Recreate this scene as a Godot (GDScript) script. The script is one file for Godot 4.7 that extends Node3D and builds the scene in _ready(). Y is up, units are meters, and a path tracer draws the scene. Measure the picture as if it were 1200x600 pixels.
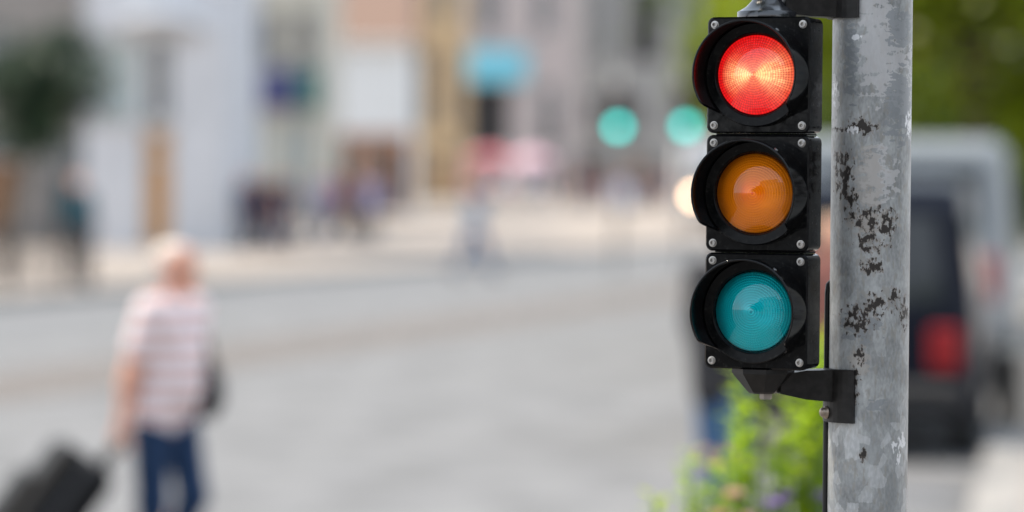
extends Node3D
# A street signal in focus, a plaza and a street behind it far out of focus.
const FOCAL := 4000.0          # focal length of the lens in pixels of a 1200 pixel wide picture
const EYE := Vector3(0, 2.0, 0)
var cam: Camera3D
var mats := {}
var used := {}
var rng := RandomNumberGenerator.new()

# ------------------------------------------------------------------ helpers
func lin(r: float, g: float, b: float) -> Color:
	return Color(r, g, b).linear_to_srgb()

func mat(called: String, c: Color, rough := 0.8, metal := 0.0, spec := 0.5) -> StandardMaterial3D:
	if mats.has(called):
		return mats[called]
	var m := StandardMaterial3D.new()
	m.resource_name = called
	m.albedo_color = c
	m.roughness = rough
	m.metallic = metal
	m.metallic_specular = spec
	mats[called] = m
	return m

func noise_tex(sd: int, freq: float, cols: Array, stops: Array, octaves := 4, kind := FastNoiseLite.TYPE_SIMPLEX_SMOOTH, size := 512) -> NoiseTexture2D:
	var n := FastNoiseLite.new()
	n.seed = sd
	n.noise_type = kind
	n.frequency = freq
	n.fractal_octaves = octaves
	var g := Gradient.new()
	g.offsets = PackedFloat32Array(stops)
	g.colors = PackedColorArray(cols)
	var t := NoiseTexture2D.new()
	t.width = size
	t.height = size
	t.seamless = true
	t.noise = n
	t.color_ramp = g
	return t

# plaster, stone, paving: base colour with mottled tones, in world space
func rough_mat(called: String, r: float, g: float, b: float, vary := 0.18, scale := 0.35, rough := 0.85, sd := 1) -> StandardMaterial3D:
	if mats.has(called):
		return mats[called]
	var m := mat(called, Color.WHITE, rough)
	var lo := lin(r * (1 - vary), g * (1 - vary), b * (1 - vary * 1.1))
	var hi := lin(minf(1, r * (1 + vary)), minf(1, g * (1 + vary)), minf(1, b * (1 + vary * .9)))
	m.albedo_texture = noise_tex(sd, 0.012, [lo, lin(r, g, b), hi], [0.2, 0.5, 0.8], 6)
	m.uv1_triplanar = true
	m.uv1_world_triplanar = true
	m.uv1_scale = Vector3.ONE * scale
	return m

func numbered(called: String) -> String:
	var n: int = used.get(called, 0)
	used[called] = n + 1
	return called if n == 0 else "%s_%03d" % [called, n]

func tag(o: Node, label := "", category := "", group := "", kind := "") -> void:
	if label: o.set_meta("label", label)
	if category: o.set_meta("category", category)
	if group: o.set_meta("group", group)
	if kind: o.set_meta("kind", kind)

func thing(called: String, label: String, category: String, where := Vector3.ZERO, turn := 0.0, group := "") -> Node3D:
	var o := Node3D.new()
	o.name = numbered(called)
	add_child(o)
	o.position = where
	o.rotation.y = turn
	tag(o, label, category, group)
	return o

func fresh(smooth := false) -> SurfaceTool:
	var st := SurfaceTool.new()
	st.begin(Mesh.PRIMITIVE_TRIANGLES)
	st.set_smooth_group(0 if smooth else -1)
	return st

func part(called: String, st: SurfaceTool, m: Material, parent: Node, normals := true) -> MeshInstance3D:
	if normals:
		st.generate_normals()
	var o := MeshInstance3D.new()
	o.name = called
	o.mesh = st.commit()
	o.material_override = m
	parent.add_child(o, true)
	return o

func mesh_part(called: String, me: Mesh, m: Material, parent: Node) -> MeshInstance3D:
	var o := MeshInstance3D.new()
	o.name = called
	o.mesh = me
	o.material_override = m
	parent.add_child(o, true)
	return o

# counter-clockwise as seen from outside; Godot wants clockwise
func tri(st: SurfaceTool, a: Vector3, b: Vector3, c: Vector3) -> void:
	st.add_vertex(a); st.add_vertex(c); st.add_vertex(b)

func quad(st: SurfaceTool, a: Vector3, b: Vector3, c: Vector3, d: Vector3) -> void:
	tri(st, a, b, c); tri(st, a, c, d)

# a box with chamfered edges
func box(st: SurfaceTool, c: Vector3, s: Vector3, ch := 0.0, bs := Basis.IDENTITY) -> void:
	var h := s / 2
	ch = minf(ch, minf(h.x, minf(h.y, h.z)) * 0.9)
	if ch <= 0.0:
		var p := []
		for k in 8:
			p.append(c + bs * Vector3(h.x * (1 if k & 1 else -1), h.y * (1 if k & 2 else -1), h.z * (1 if k & 4 else -1)))
		quad(st, p[4], p[5], p[7], p[6]); quad(st, p[1], p[0], p[2], p[3])
		quad(st, p[5], p[1], p[3], p[7]); quad(st, p[0], p[4], p[6], p[2])
		quad(st, p[6], p[7], p[3], p[2]); quad(st, p[0], p[1], p[5], p[4])
		return
	var i := h - Vector3.ONE * ch
	var f := func(x: float, y: float, z: float): return c + bs * Vector3(x, y, z)
	for sg in [-1.0, 1.0]:
		var q := [[f.call(-i.x, -i.y, sg * h.z), f.call(i.x, -i.y, sg * h.z), f.call(i.x, i.y, sg * h.z), f.call(-i.x, i.y, sg * h.z)],
			[f.call(-i.x, sg * h.y, i.z), f.call(i.x, sg * h.y, i.z), f.call(i.x, sg * h.y, -i.z), f.call(-i.x, sg * h.y, -i.z)],
			[f.call(sg * h.x, -i.y, i.z), f.call(sg * h.x, -i.y, -i.z), f.call(sg * h.x, i.y, -i.z), f.call(sg * h.x, i.y, i.z)]]
		for r in q:
			if sg > 0: quad(st, r[0], r[1], r[2], r[3])
			else: quad(st, r[3], r[2], r[1], r[0])
	for a in [-1.0, 1.0]:
		for b in [-1.0, 1.0]:
			var e1 := [f.call(a * h.x, b * i.y, -i.z), f.call(a * h.x, b * i.y, i.z), f.call(a * i.x, b * h.y, i.z), f.call(a * i.x, b * h.y, -i.z)]
			var e2 := [f.call(-i.x, a * h.y, b * i.z), f.call(i.x, a * h.y, b * i.z), f.call(i.x, a * i.y, b * h.z), f.call(-i.x, a * i.y, b * h.z)]
			var e3 := [f.call(a * i.x, -i.y, b * h.z), f.call(a * i.x, i.y, b * h.z), f.call(a * h.x, i.y, b * i.z), f.call(a * h.x, -i.y, b * i.z)]
			for e in [e1, e2, e3]:
				var n: Vector3 = (e[1] - e[0]).cross(e[2] - e[0])
				if n.dot(e[0] + e[2] - 2 * c) > 0: quad(st, e[0], e[1], e[2], e[3])
				else: quad(st, e[3], e[2], e[1], e[0])
			for d in [-1.0, 1.0]:
				var t := [f.call(a * h.x, b * i.y, d * i.z), f.call(a * i.x, b * h.y, d * i.z), f.call(a * i.x, b * i.y, d * h.z)]
				if a * b * d > 0: tri(st, t[0], t[1], t[2])
				else: tri(st, t[2], t[1], t[0])

# profile of (radius, height) turned round bs.y; from bottom outside to top
func lathe(st: SurfaceTool, prof: Array, segs: int, c := Vector3.ZERO, bs := Basis.IDENTITY) -> void:
	for k in segs:
		var a0 := TAU * k / segs
		var a1 := TAU * (k + 1) / segs
		for j in prof.size() - 1:
			var p: Vector2 = prof[j]
			var q: Vector2 = prof[j + 1]
			var v0 := c + bs * Vector3(p.x * sin(a0), p.y, p.x * cos(a0))
			var v1 := c + bs * Vector3(p.x * sin(a1), p.y, p.x * cos(a1))
			var v2 := c + bs * Vector3(q.x * sin(a1), q.y, q.x * cos(a1))
			var v3 := c + bs * Vector3(q.x * sin(a0), q.y, q.x * cos(a0))
			if p.x > 1e-6: tri(st, v0, v1, v2)
			if q.x > 1e-6: tri(st, v0, v2, v3)

func up_to(d: Vector3) -> Basis:   # a basis whose y runs along d
	var y := d.normalized()
	var x := y.cross(Vector3.BACK if absf(y.z) < 0.9 else Vector3.RIGHT).normalized()
	return Basis(x, y, x.cross(y))

func tube(st: SurfaceTool, pts: Array, radii: Array, segs := 8, caps := true) -> void:
	var rings := []
	for k in pts.size():
		var d: Vector3 = pts[mini(k + 1, pts.size() - 1)] - pts[maxi(k - 1, 0)]
		var b := up_to(d)
		var ring := []
		for j in segs:
			var a := TAU * j / segs
			ring.append(pts[k] + (b.x * cos(a) - b.z * sin(a)) * float(radii[k]))
		rings.append(ring)
	for k in pts.size() - 1:
		for j in segs:
			var n := (j + 1) % segs
			quad(st, rings[k][j], rings[k][n], rings[k + 1][n], rings[k + 1][j])
	if caps:
		for j in segs:
			var n := (j + 1) % segs
			tri(st, pts[0], rings[0][n], rings[0][j])
			tri(st, pts[-1], rings[-1][j], rings[-1][n])

# polygon in x,y (counter-clockwise) run from z0 to z1, front edge bevelled
func slab(st: SurfaceTool, poly: PackedVector2Array, z0: float, z1: float, bev := 0.0) -> void:
	var n := poly.size()
	var inner := poly
	if bev > 0:
		inner = PackedVector2Array()
		for k in n:
			var e0 := (poly[k] - poly[(k + n - 1) % n]).normalized()
			var e1 := (poly[(k + 1) % n] - poly[k]).normalized()
			var m := (Vector2(-e0.y, e0.x) + Vector2(-e1.y, e1.x)).normalized()
			inner.append(poly[k] + m * bev)
	for k in n:
		var m := (k + 1) % n
		var a := Vector3(poly[k].x, poly[k].y, z0)
		var b := Vector3(poly[m].x, poly[m].y, z0)
		var a1 := Vector3(poly[k].x, poly[k].y, z1 - bev)
		var b1 := Vector3(poly[m].x, poly[m].y, z1 - bev)
		quad(st, a, b, b1, a1)
		if bev > 0:
			quad(st, a1, b1, Vector3(inner[m].x, inner[m].y, z1), Vector3(inner[k].x, inner[k].y, z1))
	var ids := Geometry2D.triangulate_polygon(inner)
	for k in range(0, ids.size(), 3):
		var p := [inner[ids[k]], inner[ids[k + 1]], inner[ids[k + 2]]]
		if (p[1] - p[0]).cross(p[2] - p[0]) < 0: p.reverse()
		tri(st, Vector3(p[0].x, p[0].y, z1), Vector3(p[1].x, p[1].y, z1), Vector3(p[2].x, p[2].y, z1))
		var o := [poly[ids[k]], poly[ids[k + 1]], poly[ids[k + 2]]]
		if (o[1] - o[0]).cross(o[2] - o[0]) > 0: o.reverse()
		tri(st, Vector3(o[0].x, o[0].y, z0), Vector3(o[1].x, o[1].y, z0), Vector3(o[2].x, o[2].y, z0))

func round_rect(w: float, h: float, r: float, segs := 6) -> PackedVector2Array:
	var p := PackedVector2Array()
	for c in [[1, -1, -90], [1, 1, 0], [-1, 1, 90], [-1, -1, 180]]:
		for k in segs + 1:
			var a := deg_to_rad(float(c[2]) + 90.0 * k / segs)
			p.append(Vector2(c[0] * (w / 2 - r) + r * cos(a), c[1] * (h / 2 - r) + r * sin(a)))
	return p

# a point of the scene at the given distance along the optical axis
func at(px: float, py: float, depth: float) -> Vector3:
	return cam.transform * Vector3((px - 600) / FOCAL * depth, -(py - 300) / FOCAL * depth, -depth)

func ground(px: float, depth: float) -> Vector3:
	return Vector3((px - 600) / FOCAL * depth, 0, -depth)

# ------------------------------------------------------------------ main
func _ready() -> void:
	rng.seed = 11
	# camera, sky, sun, exposure
	cam = Camera3D.new()
	cam.name = "camera"
	add_child(cam)
	cam.position = EYE
	cam.rotation = Vector3(-atan(102.0 / FOCAL), 0, deg_to_rad(0.48))
	var lens := CameraAttributesPhysical.new()
	lens.frustum_focal_length = 160.0
	lens.frustum_near = 0.1
	lens.frustum_far = 2000.0
	lens.exposure_aperture = 160.0 / 55.0
	lens.frustum_focus_distance = 4.53
	cam.attributes = lens
	cam.projection = Camera3D.PROJECTION_FRUSTUM
	cam.near = 0.1
	cam.far = 2000.0
	cam.size = 0.1 * 600.0 / FOCAL
	cam.current = true
	var env := Environment.new()
	env.background_mode = Environment.BG_SKY
	env.tonemap_mode = Environment.TONE_MAPPER_LINEAR
	env.tonemap_exposure = 1.75
	env.sdfgi_enabled = true
	env.ssao_enabled = true
	env.ssil_enabled = true
	var sm := ProceduralSkyMaterial.new()
	sm.sky_top_color = lin(0.40, 0.47, 0.57)
	sm.sky_horizon_color = lin(0.80, 0.82, 0.84)
	sm.sky_curve = 0.18
	sm.ground_bottom_color = lin(0.25, 0.25, 0.25)
	sm.ground_horizon_color = lin(0.55, 0.57, 0.6)
	sm.sky_energy_multiplier = 1.2
	var sky := Sky.new()
	sky.sky_material = sm
	env.sky = sky
	var we := WorldEnvironment.new()
	we.name = "world_environment"
	we.environment = env
	add_child(we)
	var sun := DirectionalLight3D.new()
	sun.name = "sun"
	sun.light_energy = 1.25
	sun.light_color = Color(1.0, 0.95, 0.87)
	sun.light_angular_distance = 0.6
	sun.shadow_enabled = true
	add_child(sun)
	sun.look_at_from_position(Vector3.ZERO, -Vector3(-0.52, 0.84, -0.16), Vector3.UP)

	build_ground()
	build_far_buildings()
	build_trees()
	build_street_things()
	build_people()
	build_planting()
	kerb_planter()
	build_pole()
	build_signal()
	print("fov ", cam.fov, " script ms ", Time.get_ticks_msec())

# ------------------------------------------------------------------ setting
var along := Vector3(0.29, 0, -1).normalized()      # the way the street runs
var aside := Vector3(1, 0, 0.29).normalized()
var along_right := Vector3(0.16, 0, -1).normalized()
var aside_right := Vector3(1, 0, 0.16).normalized()
const KERB_START := Vector3(-7.3, 0, -48.5)

func sheet(called: String, pts: Array, y: float, m: Material, parent: Node = self) -> MeshInstance3D:
	var st := fresh()
	quad(st, pts[0] + Vector3.UP * y, pts[1] + Vector3.UP * y, pts[2] + Vector3.UP * y, pts[3] + Vector3.UP * y)
	var o := part(called, st, m, parent)
	if parent == self: tag(o, "", "", "", "structure")
	return o

func build_ground() -> void:
	var cobble := rough_mat("pale worn cobbles", 0.168, 0.168, 0.173, 0.22, 0.16, 0.8, 3)
	var fine := noise_tex(9, 0.09, [Color(0.78, 0.78, 0.78, 0.6), Color(1, 1, 1, 0.6)], [0.3, 0.7], 3)
	cobble.detail_enabled = true
	cobble.detail_albedo = fine
	cobble.detail_blend_mode = BaseMaterial3D.BLEND_MODE_MUL
	cobble.detail_uv_layer = BaseMaterial3D.DETAIL_UV_2
	cobble.uv2_triplanar = true
	cobble.uv2_world_triplanar = true
	cobble.uv2_scale = Vector3.ONE * 1.3
	var st := fresh()
	quad(st, Vector3(-900, 0, 500), Vector3(900, 0, 500), Vector3(900, 0, -1500), Vector3(-900, 0, -1500))
	tag(part("ground", st, cobble, self), "", "", "", "structure")
	# the strip of browner setts in which the tram rails lie
	var strip := rough_mat("brown setts", 0.13, 0.114, 0.105, 0.2, 0.5, 0.85, 5)
	var c0 := Vector3(-4.9, 0, -29.5)
	var a := c0 - along * 60
	var b := c0 + along * 220
	sheet("tram_track_bed", [a - aside * 0.95, a + aside * 0.95, b + aside * 0.95, b - aside * 0.95], 0.004, strip)
	for s in [-0.72, 0.72]:
		var rs := fresh()
		for q in [-0.045, 0.035]:
			var p: Vector3 = a + aside * (s + q)
			var e: Vector3 = b + aside * (s + q)
			quad(rs, p + Vector3.UP * 0.009, p + aside * 0.03 + Vector3.UP * 0.009, e + aside * 0.03 + Vector3.UP * 0.009, e + Vector3.UP * 0.009)
		var r := part("tram_rail", rs, mat("rail steel", lin(0.3, 0.29, 0.28), 0.35, 0.8), self)
		r.name = "tram_rail" if s < 0 else "tram_rail_001"
		tag(r, "", "", "", "structure")
	# lane of smoother asphalt between the tracks and the plaza
	var asphalt := rough_mat("worn grey asphalt", 0.136, 0.139, 0.146, 0.12, 0.4, 0.85, 7)
	var k0 := KERB_START - along * 60
	var k1 := KERB_START + along * 260
	sheet("road", [k0, k0 + aside * 4.6, k1 + aside * 4.6, k1], 0.004, asphalt)
	# plaza to the left of the kerb, a real step up
	var paving := rough_mat("warm plaza paving", 0.28, 0.24, 0.21, 0.14, 0.3, 0.85, 4)
	var ps := fresh()
	var h := Vector3.UP * 0.12
	var w0 := k0 - aside * 0.3
	var w1 := k1 - aside * 0.3
	quad(ps, w0 - aside * 160 + h, w0 + h, w1 + h, w1 - aside * 160 + h)
	tag(part("plaza_pavement", ps, paving, self), "", "", "", "structure")
	var kerb := Node3D.new()
	kerb.name = "kerb"
	add_child(kerb)
	tag(kerb, "", "", "", "structure")
	kerb.position = KERB_START
	var ks := fresh()
	box(ks, Vector3(0, 0.062, 0), Vector3(0.3, 0.136, 0.985), 0.012)
	ks.generate_normals()
	var km := ks.commit()
	var stone := [rough_mat("kerb granite", 0.22, 0.21, 0.2, 0.15, 0.9, 0.8, 6), rough_mat("kerb granite pale", 0.27, 0.255, 0.24, 0.15, 0.9, 0.8, 8)]
	for k in range(-14, 100):
		var o := mesh_part("kerb_stone", km, stone[k & 1], kerb)
		o.position = along * k - aside * 0.15
		o.rotation.y = atan2(-along.x, -along.z)
	# pavement on the right with its kerb, beside the parked cars
	var right := rough_mat("pinkish slab paving", 0.25, 0.222, 0.205, 0.12, 0.4, 0.85, 10)
	var r0 := Vector3(3.25, 0, -23) - along_right * 14
	var r1 := r0 + along_right * 120
	var rp := fresh()
	quad(rp, r0 + aside_right * 0.25 + h, r0 + aside_right * 14 + h, r1 + aside_right * 14 + h, r1 + aside_right * 0.25 + h)
	tag(part("sidewalk", rp, right, self), "", "", "", "structure")
	var rk := Node3D.new()
	rk.name = "sidewalk_kerb"
	add_child(rk)
	tag(rk, "", "", "", "structure")
	rk.position = r0
	for k in 60:
		var o := mesh_part("kerb_stone", km, stone[(k / 2) & 1], rk)
		o.position = along_right * (k + 0.5) + aside_right * 0.1
		o.rotation.y = atan2(-along_right.x, -along_right.z)
	# traffic island in the foreground, where the pole and the planting stand
	var isl := fresh()
	slab(isl, round_rect(4.2, 6.0, 1.2, 8), 0.0, 0.13, 0.02)
	var im := part("traffic_island", isl, right, self)
	im.rotation.x = -PI / 2
	im.position = Vector3(1.9, 0, -6.2)
	tag(im, "", "", "", "structure")

# ------------------------------------------------------------------ buildings
# openings: rows of {y, h, items: [[centre, width, kind]]}; walls leave real holes 0.3 m deep
func building(called: String, label: String, x0: float, x1: float, zf: float, height: float, depth: float, wall: Material, frame: Material, rows: Array, roof: Material, turn := 0.0, group := "") -> Node3D:
	var w := x1 - x0
	var t := thing(called, label, "building", Vector3((x0 + x1) / 2, 0, zf), turn, group)
	var st := fresh()
	box(st, Vector3(0, height / 2, -0.3 - depth / 2), Vector3(w, height, depth))
	var y := 0.0
	var glass := mat("dark window glass", lin(0.035, 0.045, 0.055), 0.06, 0.0, 0.6)
	var gap := mat("dark doorway", lin(0.02, 0.018, 0.018), 0.8)
	var door := mat("brown door wood", lin(0.22, 0.11, 0.05), 0.5)
	for r in rows:
		var y0: float = r.y
		var y1: float = r.y + r.h
		if y0 > y: box(st, Vector3(0, (y + y0) / 2, -0.15), Vector3(w, y0 - y, 0.3))
		var x := -w / 2
		var items: Array = r.items
		for it in items:
			var l: float = it[0] - it[1] / 2
			if l > x: box(st, Vector3((x + l) / 2, (y0 + y1) / 2, -0.15), Vector3(l - x, y1 - y0, 0.3))
			x = it[0] + it[1] / 2
			var c := Vector3(it[0], (y0 + y1) / 2, -0.2)
			var ww: float = it[1]
			var hh: float = y1 - y0
			if it[2] == "gap":
				var gs := fresh()
				box(gs, c + Vector3(0, 0, -0.04), Vector3(ww, hh, 0.06))
				part("doorway", gs, gap, t)
				continue
			var fs := fresh()
			var b := 0.07
			for sx in [-1, 1]: box(fs, c + Vector3(sx * (ww / 2 - b / 2), 0, 0), Vector3(b, hh, 0.08))
			for sy in [-1, 1]: box(fs, c + Vector3(0, sy * (hh / 2 - b / 2), 0), Vector3(ww - 2 * b, b, 0.08))
			if it[2] == "door":
				box(fs, c + Vector3(0, hh * 0.28, 0), Vector3(ww - 2 * b, 0.06, 0.08))
				var f := part("door", fs, frame, t)
				var ds := fresh()
				for sx in [-1, 1]:
					box(ds, c + Vector3(sx * (ww / 4 - b / 4), -hh * 0.11, -0.03), Vector3(ww / 2 - b, hh * 0.72, 0.05), 0.01)
					for py in [-0.3, 0.02]:
						box(ds, c + Vector3(sx * (ww / 4 - b / 4), hh * py - hh * 0.03, -0.005), Vector3(ww / 2 - b - 0.16, hh * 0.24, 0.03), 0.012)
				part("door_leaf", ds, it[3] if it.size() > 3 else door, f)
				var ps := fresh()
				box(ps, c + Vector3(0, hh * 0.39, -0.02), Vector3(ww - 2 * b, hh * 0.2, 0.02))
				part("pane", ps, it[4] if it.size() > 4 else glass, f)
				continue
			if ww < 1.9: box(fs, c + Vector3(0, 0, -0.005), Vector3(0.05, hh - 2 * b, 0.06))
			else:
				for q in [-1, 1]: box(fs, c + Vector3(q * ww / 6, 0, -0.005), Vector3(0.05, hh - 2 * b, 0.06))
			box(fs, c + Vector3(0, hh * 0.18, -0.007), Vector3(ww - 2 * b, 0.05, 0.055))
			var f2 := part("window", fs, it[3] if it.size() > 3 else frame, t)
			var gs2 := fresh()
			box(gs2, c + Vector3(0, 0, -0.025), Vector3(ww - 2 * b, hh - 2 * b, 0.02))
			part("pane", gs2, it[4] if it.size() > 4 else glass, f2)
			var ss := fresh()
			box(ss, Vector3(it[0], y0 - 0.05, 0.06), Vector3(ww + 0.24, 0.1, 0.12), 0.01)
			part("sill", ss, frame, f2)
		if x < w / 2: box(st, Vector3((x + w / 2) / 2, (y0 + y1) / 2, -0.15), Vector3(w / 2 - x, y1 - y0, 0.3))
		y = y1
	if y < height: box(st, Vector3(0, (y + height) / 2, -0.15), Vector3(w, height - y, 0.3))
	part("wall", st, wall, t)
	var cs := fresh()
	box(cs, Vector3(0, height + 0.15, -0.1), Vector3(w + 0.3, 0.3, 0.9), 0.05)
	part("cornice", cs, frame, t)
	var rs := fresh()
	var a := Vector3(-w / 2 - 0.2, height + 0.3, 0.1)
	var b2 := Vector3(w / 2 + 0.2, height + 0.3, 0.1)
	var rh := minf(3.0, depth * 0.3)
	var c2 := Vector3(w / 2 + 0.2, height + 0.3, -depth - 0.5)
	var d2 := Vector3(-w / 2 - 0.2, height + 0.3, -depth - 0.5)
	var e2 := Vector3(-w / 2 - 0.2, height + 0.3 + rh, -depth / 2)
	var f3 := Vector3(w / 2 + 0.2, height + 0.3 + rh, -depth / 2)
	quad(rs, a, b2, f3, e2); quad(rs, c2, d2, e2, f3); tri(rs, b2, c2, f3); tri(rs, d2, a, e2)
	quad(rs, d2, c2, b2, a)
	part("roof", rs, roof, t)
	return t

func rows_of(n: int, y0: float, pitch: float, h: float, w: float, cols: int, ww: float, kind := "window") -> Array:
	var out := []
	for k in n:
		var items := []
		for c in cols:
			items.append([-w / 2 + w * (c + 0.5) / cols, ww, kind])
		out.append({"y": y0 + pitch * k, "h": h, "items": items})
	return out

func build_far_buildings() -> void:
	var tile := rough_mat("brown roof tiles", 0.2, 0.13, 0.1, 0.25, 0.6, 0.9, 21)
	var slate := rough_mat("grey slate", 0.13, 0.13, 0.14, 0.25, 0.6, 0.8, 22)
	var white := rough_mat("cool white render", 0.52, 0.525, 0.545, 0.06, 0.2, 0.9, 23)
	var grey := rough_mat("dull grey render", 0.25, 0.235, 0.225, 0.12, 0.2, 0.9, 24)
	var cream := rough_mat("cream render", 0.44, 0.42, 0.36, 0.08, 0.2, 0.9, 25)
	var chalk := rough_mat("chalk white render", 0.62, 0.63, 0.63, 0.05, 0.2, 0.9, 26)
	var ochre := rough_mat("ochre render", 0.5, 0.36, 0.21, 0.1, 0.2, 0.9, 27)
	var rose := rough_mat("pale rose render", 0.41, 0.36, 0.35, 0.08, 0.2, 0.9, 28)
	var stone := rough_mat("pale grey stone", 0.38, 0.37, 0.35, 0.1, 0.2, 0.9, 29)
	var trim := rough_mat("off white trim", 0.5, 0.485, 0.46, 0.08, 0.3, 0.7, 30)
	var oak := mat("orange oak door", lin(0.50, 0.24, 0.055), 0.5)
	var brown := mat("brown shopfront timber", lin(0.3, 0.15, 0.085), 0.6)
	var blind := mat("drawn pale blind behind glass", lin(0.36, 0.42, 0.42), 0.15)
	# grey corner house at the left edge, behind the small tree
	var b := building("corner_house", "dull grey corner house behind the small dark tree", -14.5, -9.6, -80, 9.5, 9, grey, trim,
		[{"y": 0.1, "h": 2.6, "items": [[0.0, 1.0, "door"], [1.6, 1.0, "window"]]}] + rows_of(2, 3.7, 3.0, 1.7, 4.9, 3, 0.9), tile)
	# white house with the orange door
	b = building("white_house", "cool white house with an orange wooden door and white canopy", -9.55, -6.35, -76, 10.5, 9, white, trim,
		[{"y": 0.14, "h": 2.65, "items": [[0.04, 0.66, "door", oak, oak]]}, {"y": 3.0, "h": 1.85, "items": [[-0.86, 0.95, "window", trim, blind], [0.06, 0.6, "window"]]}, {"y": 6.6, "h": 1.6, "items": [[-0.8, 0.9, "window"], [0.7, 0.9, "window"]]}], tile)
	var cs := fresh()
	for k in 12:
		var a0 := PI * k / 12
		var a1 := PI * (k + 1) / 12
		quad(cs, Vector3(0.15 + cos(a0), 5.0 + 0.45 * sin(a0), 0.0), Vector3(0.15 + cos(a0), 5.0 + 0.28 * sin(a0), 0.6), Vector3(0.15 + cos(a1), 5.0 + 0.28 * sin(a1), 0.6), Vector3(0.15 + cos(a1), 5.0 + 0.45 * sin(a1), 0.0))
	part("canopy", cs, mat("white canvas", lin(0.8, 0.8, 0.8), 0.8), b)
	# cream shop house with two hanging signs
	b = building("cream_shop", "cream shop house with pale tall windows and two hanging signs", -9.9, -6.3, -112, 11.5, 12, cream, trim,
		[{"y": 0.2, "h": 3.4, "items": [[-0.4, 0.9, "window", trim, blind], [1.0, 0.9, "window", trim, blind]]}] + rows_of(2, 5.3, 3.4, 1.8, 3.6, 3, 0.75), slate)
	for q in [[0.1, "violet shop sign", lin(0.04, 0.045, 0.14), 1.7], [1.4, "teal shop sign", lin(0.01, 0.12, 0.11), 0.8]]:
		var ss := fresh()
		box(ss, Vector3(q[0], 4.55, 0.22), Vector3(q[3], 1.35, 0.12), 0.03)
		for k in [-1, 1]: box(ss, Vector3(q[0] + 0.3 * k, 4.55, 0.08), Vector3(0.06, 0.06, 0.17))
		part("hanging_sign", ss, mat(q[1], q[2], 0.5), b)
	# chalk white house over a brown timber shopfront
	b = building("chalk_white_house", "low chalk white house over a brown timber shopfront", -8.1, -4.25, -140, 6.9, 10, chalk, trim,
		[{"y": 0.2, "h": 2.7, "items": [[-1.0, 1.1, "shop", brown], [0.15, 0.6, "door"], [1.15, 0.9, "shop", brown]]}], tile)
	var fs := fresh()
	box(fs, Vector3(0, 3.16, 0.05), Vector3(3.85, 0.5, 0.1), 0.02)
	for q in [-1.74, -0.3, 0.6, 1.74]: box(fs, Vector3(q, 1.45, 0.04), Vector3(0.36 if absf(q) > 1 else 0.26, 2.9, 0.08), 0.01)
	box(fs, Vector3(0.03, 0.1, 0.03), Vector3(3.4, 0.19, 0.055), 0.01)
	part("shopfront", fs, brown, b)
	# ochre house
	building("ochre_house", "tall ochre yellow house beside the chalk white house", -6.3, -2.75, -190, 15, 14, ochre, rough_mat("ochre trim", 0.6, 0.47, 0.3, 0.08, 0.3, 0.8, 31),
		[{"y": 0.2, "h": 3.0, "items": [[-0.9, 0.9, "window"], [0.7, 1.0, "door"]]}, {"y": 4.2, "h": 4.6, "items": [[-0.55, 0.8, "window"], [0.95, 0.7, "window"]]}, {"y": 10.2, "h": 2.2, "items": [[-0.9, 0.9, "window"], [0.7, 0.9, "window"]]}], tile)
	# pale rose house with the teal sign and the dark tall entrance
	b = building("rose_house", "pale rose house with a turquoise sign over a dark entrance", -3.9, 4.6, -242, 19, 16, rose, trim,
		[{"y": 0.2, "h": 2.6, "items": [[-2.3, 1.6, "window"], [2.4, 1.6, "window"]]}, {"y": 3.4, "h": 4.6, "items": [[-2.1, 3.1, "gap"], [2.2, 1.3, "window"]]}, {"y": 11.6, "h": 3.6, "items": [[-2.2, 1.5, "window"], [1.8, 1.3, "window"]]}, {"y": 16, "h": 2, "items": [[-2.2, 1.2, "window"], [1.8, 1.2, "window"]]}], slate)
	var ts := fresh()
	box(ts, Vector3(-1.7, 9.25, 0.2), Vector3(4.5, 2.25, 0.3), 0.04)
	part("sign_board", ts, mat("turquoise sign", lin(0.15, 0.5, 0.62), 0.5), b)
	# grey stone house closing the view
	building("stone_house", "pale grey stone house with one dark bay beyond the rose house", 4.4, 14.5, -262, 22, 16, stone, trim,
		[{"y": 0.3, "h": 3.2, "items": [[-3.3, 2.2, "window"], [0, 1.6, "door"], [3.3, 2.2, "window"]]}, {"y": 5.2, "h": 2.4, "items": [[-3.3, 1.3, "window"], [0, 1.3, "window"], [3.3, 1.3, "window"]]}, {"y": 10.3, "h": 6.0, "items": [[-2.6, 1.2, "window"], [0.6, 2.2, "gap"], [3.6, 1.2, "window"]]}, {"y": 18.0, "h": 2.4, "items": [[-3.3, 1.3, "window"], [0, 1.3, "window"], [3.3, 1.3, "window"]]}], slate)
	building("pale_town_house", "long pale town house behind the trees at the far end", 14.8, 34, -290, 20, 14, cream, trim, rows_of(5, 1.0, 3.9, 2.2, 19.2, 7, 1.3), tile)
	building("grey_town_house", "long grey town house behind the parked vans and the tree", 22, 48, -150, 17, 12, stone, trim, rows_of(4, 1.0, 4.0, 2.2, 26, 9, 1.4), slate)
	# the side of the street behind the camera, mirrored in the glossy black visors and the lenses
	building("terrace_house", "cream terrace house behind the camera", -16, -3, 26, 10.5, 10, cream, trim, rows_of(3, 0.9, 3.3, 2.0, 13, 5, 1.2), tile, PI)
	building("terrace_house", "grey stone terrace house behind the camera", -2.8, 9, 27, 8.0, 10, stone, trim, rows_of(2, 0.9, 3.5, 2.2, 11.8, 4, 1.3), slate, PI)
	building("terrace_house", "ochre terrace house behind the camera", 9.2, 22, 26, 11.5, 10, ochre, trim, rows_of(3, 0.9, 3.5, 2.1, 12.8, 5, 1.2), tile, PI)

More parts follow.
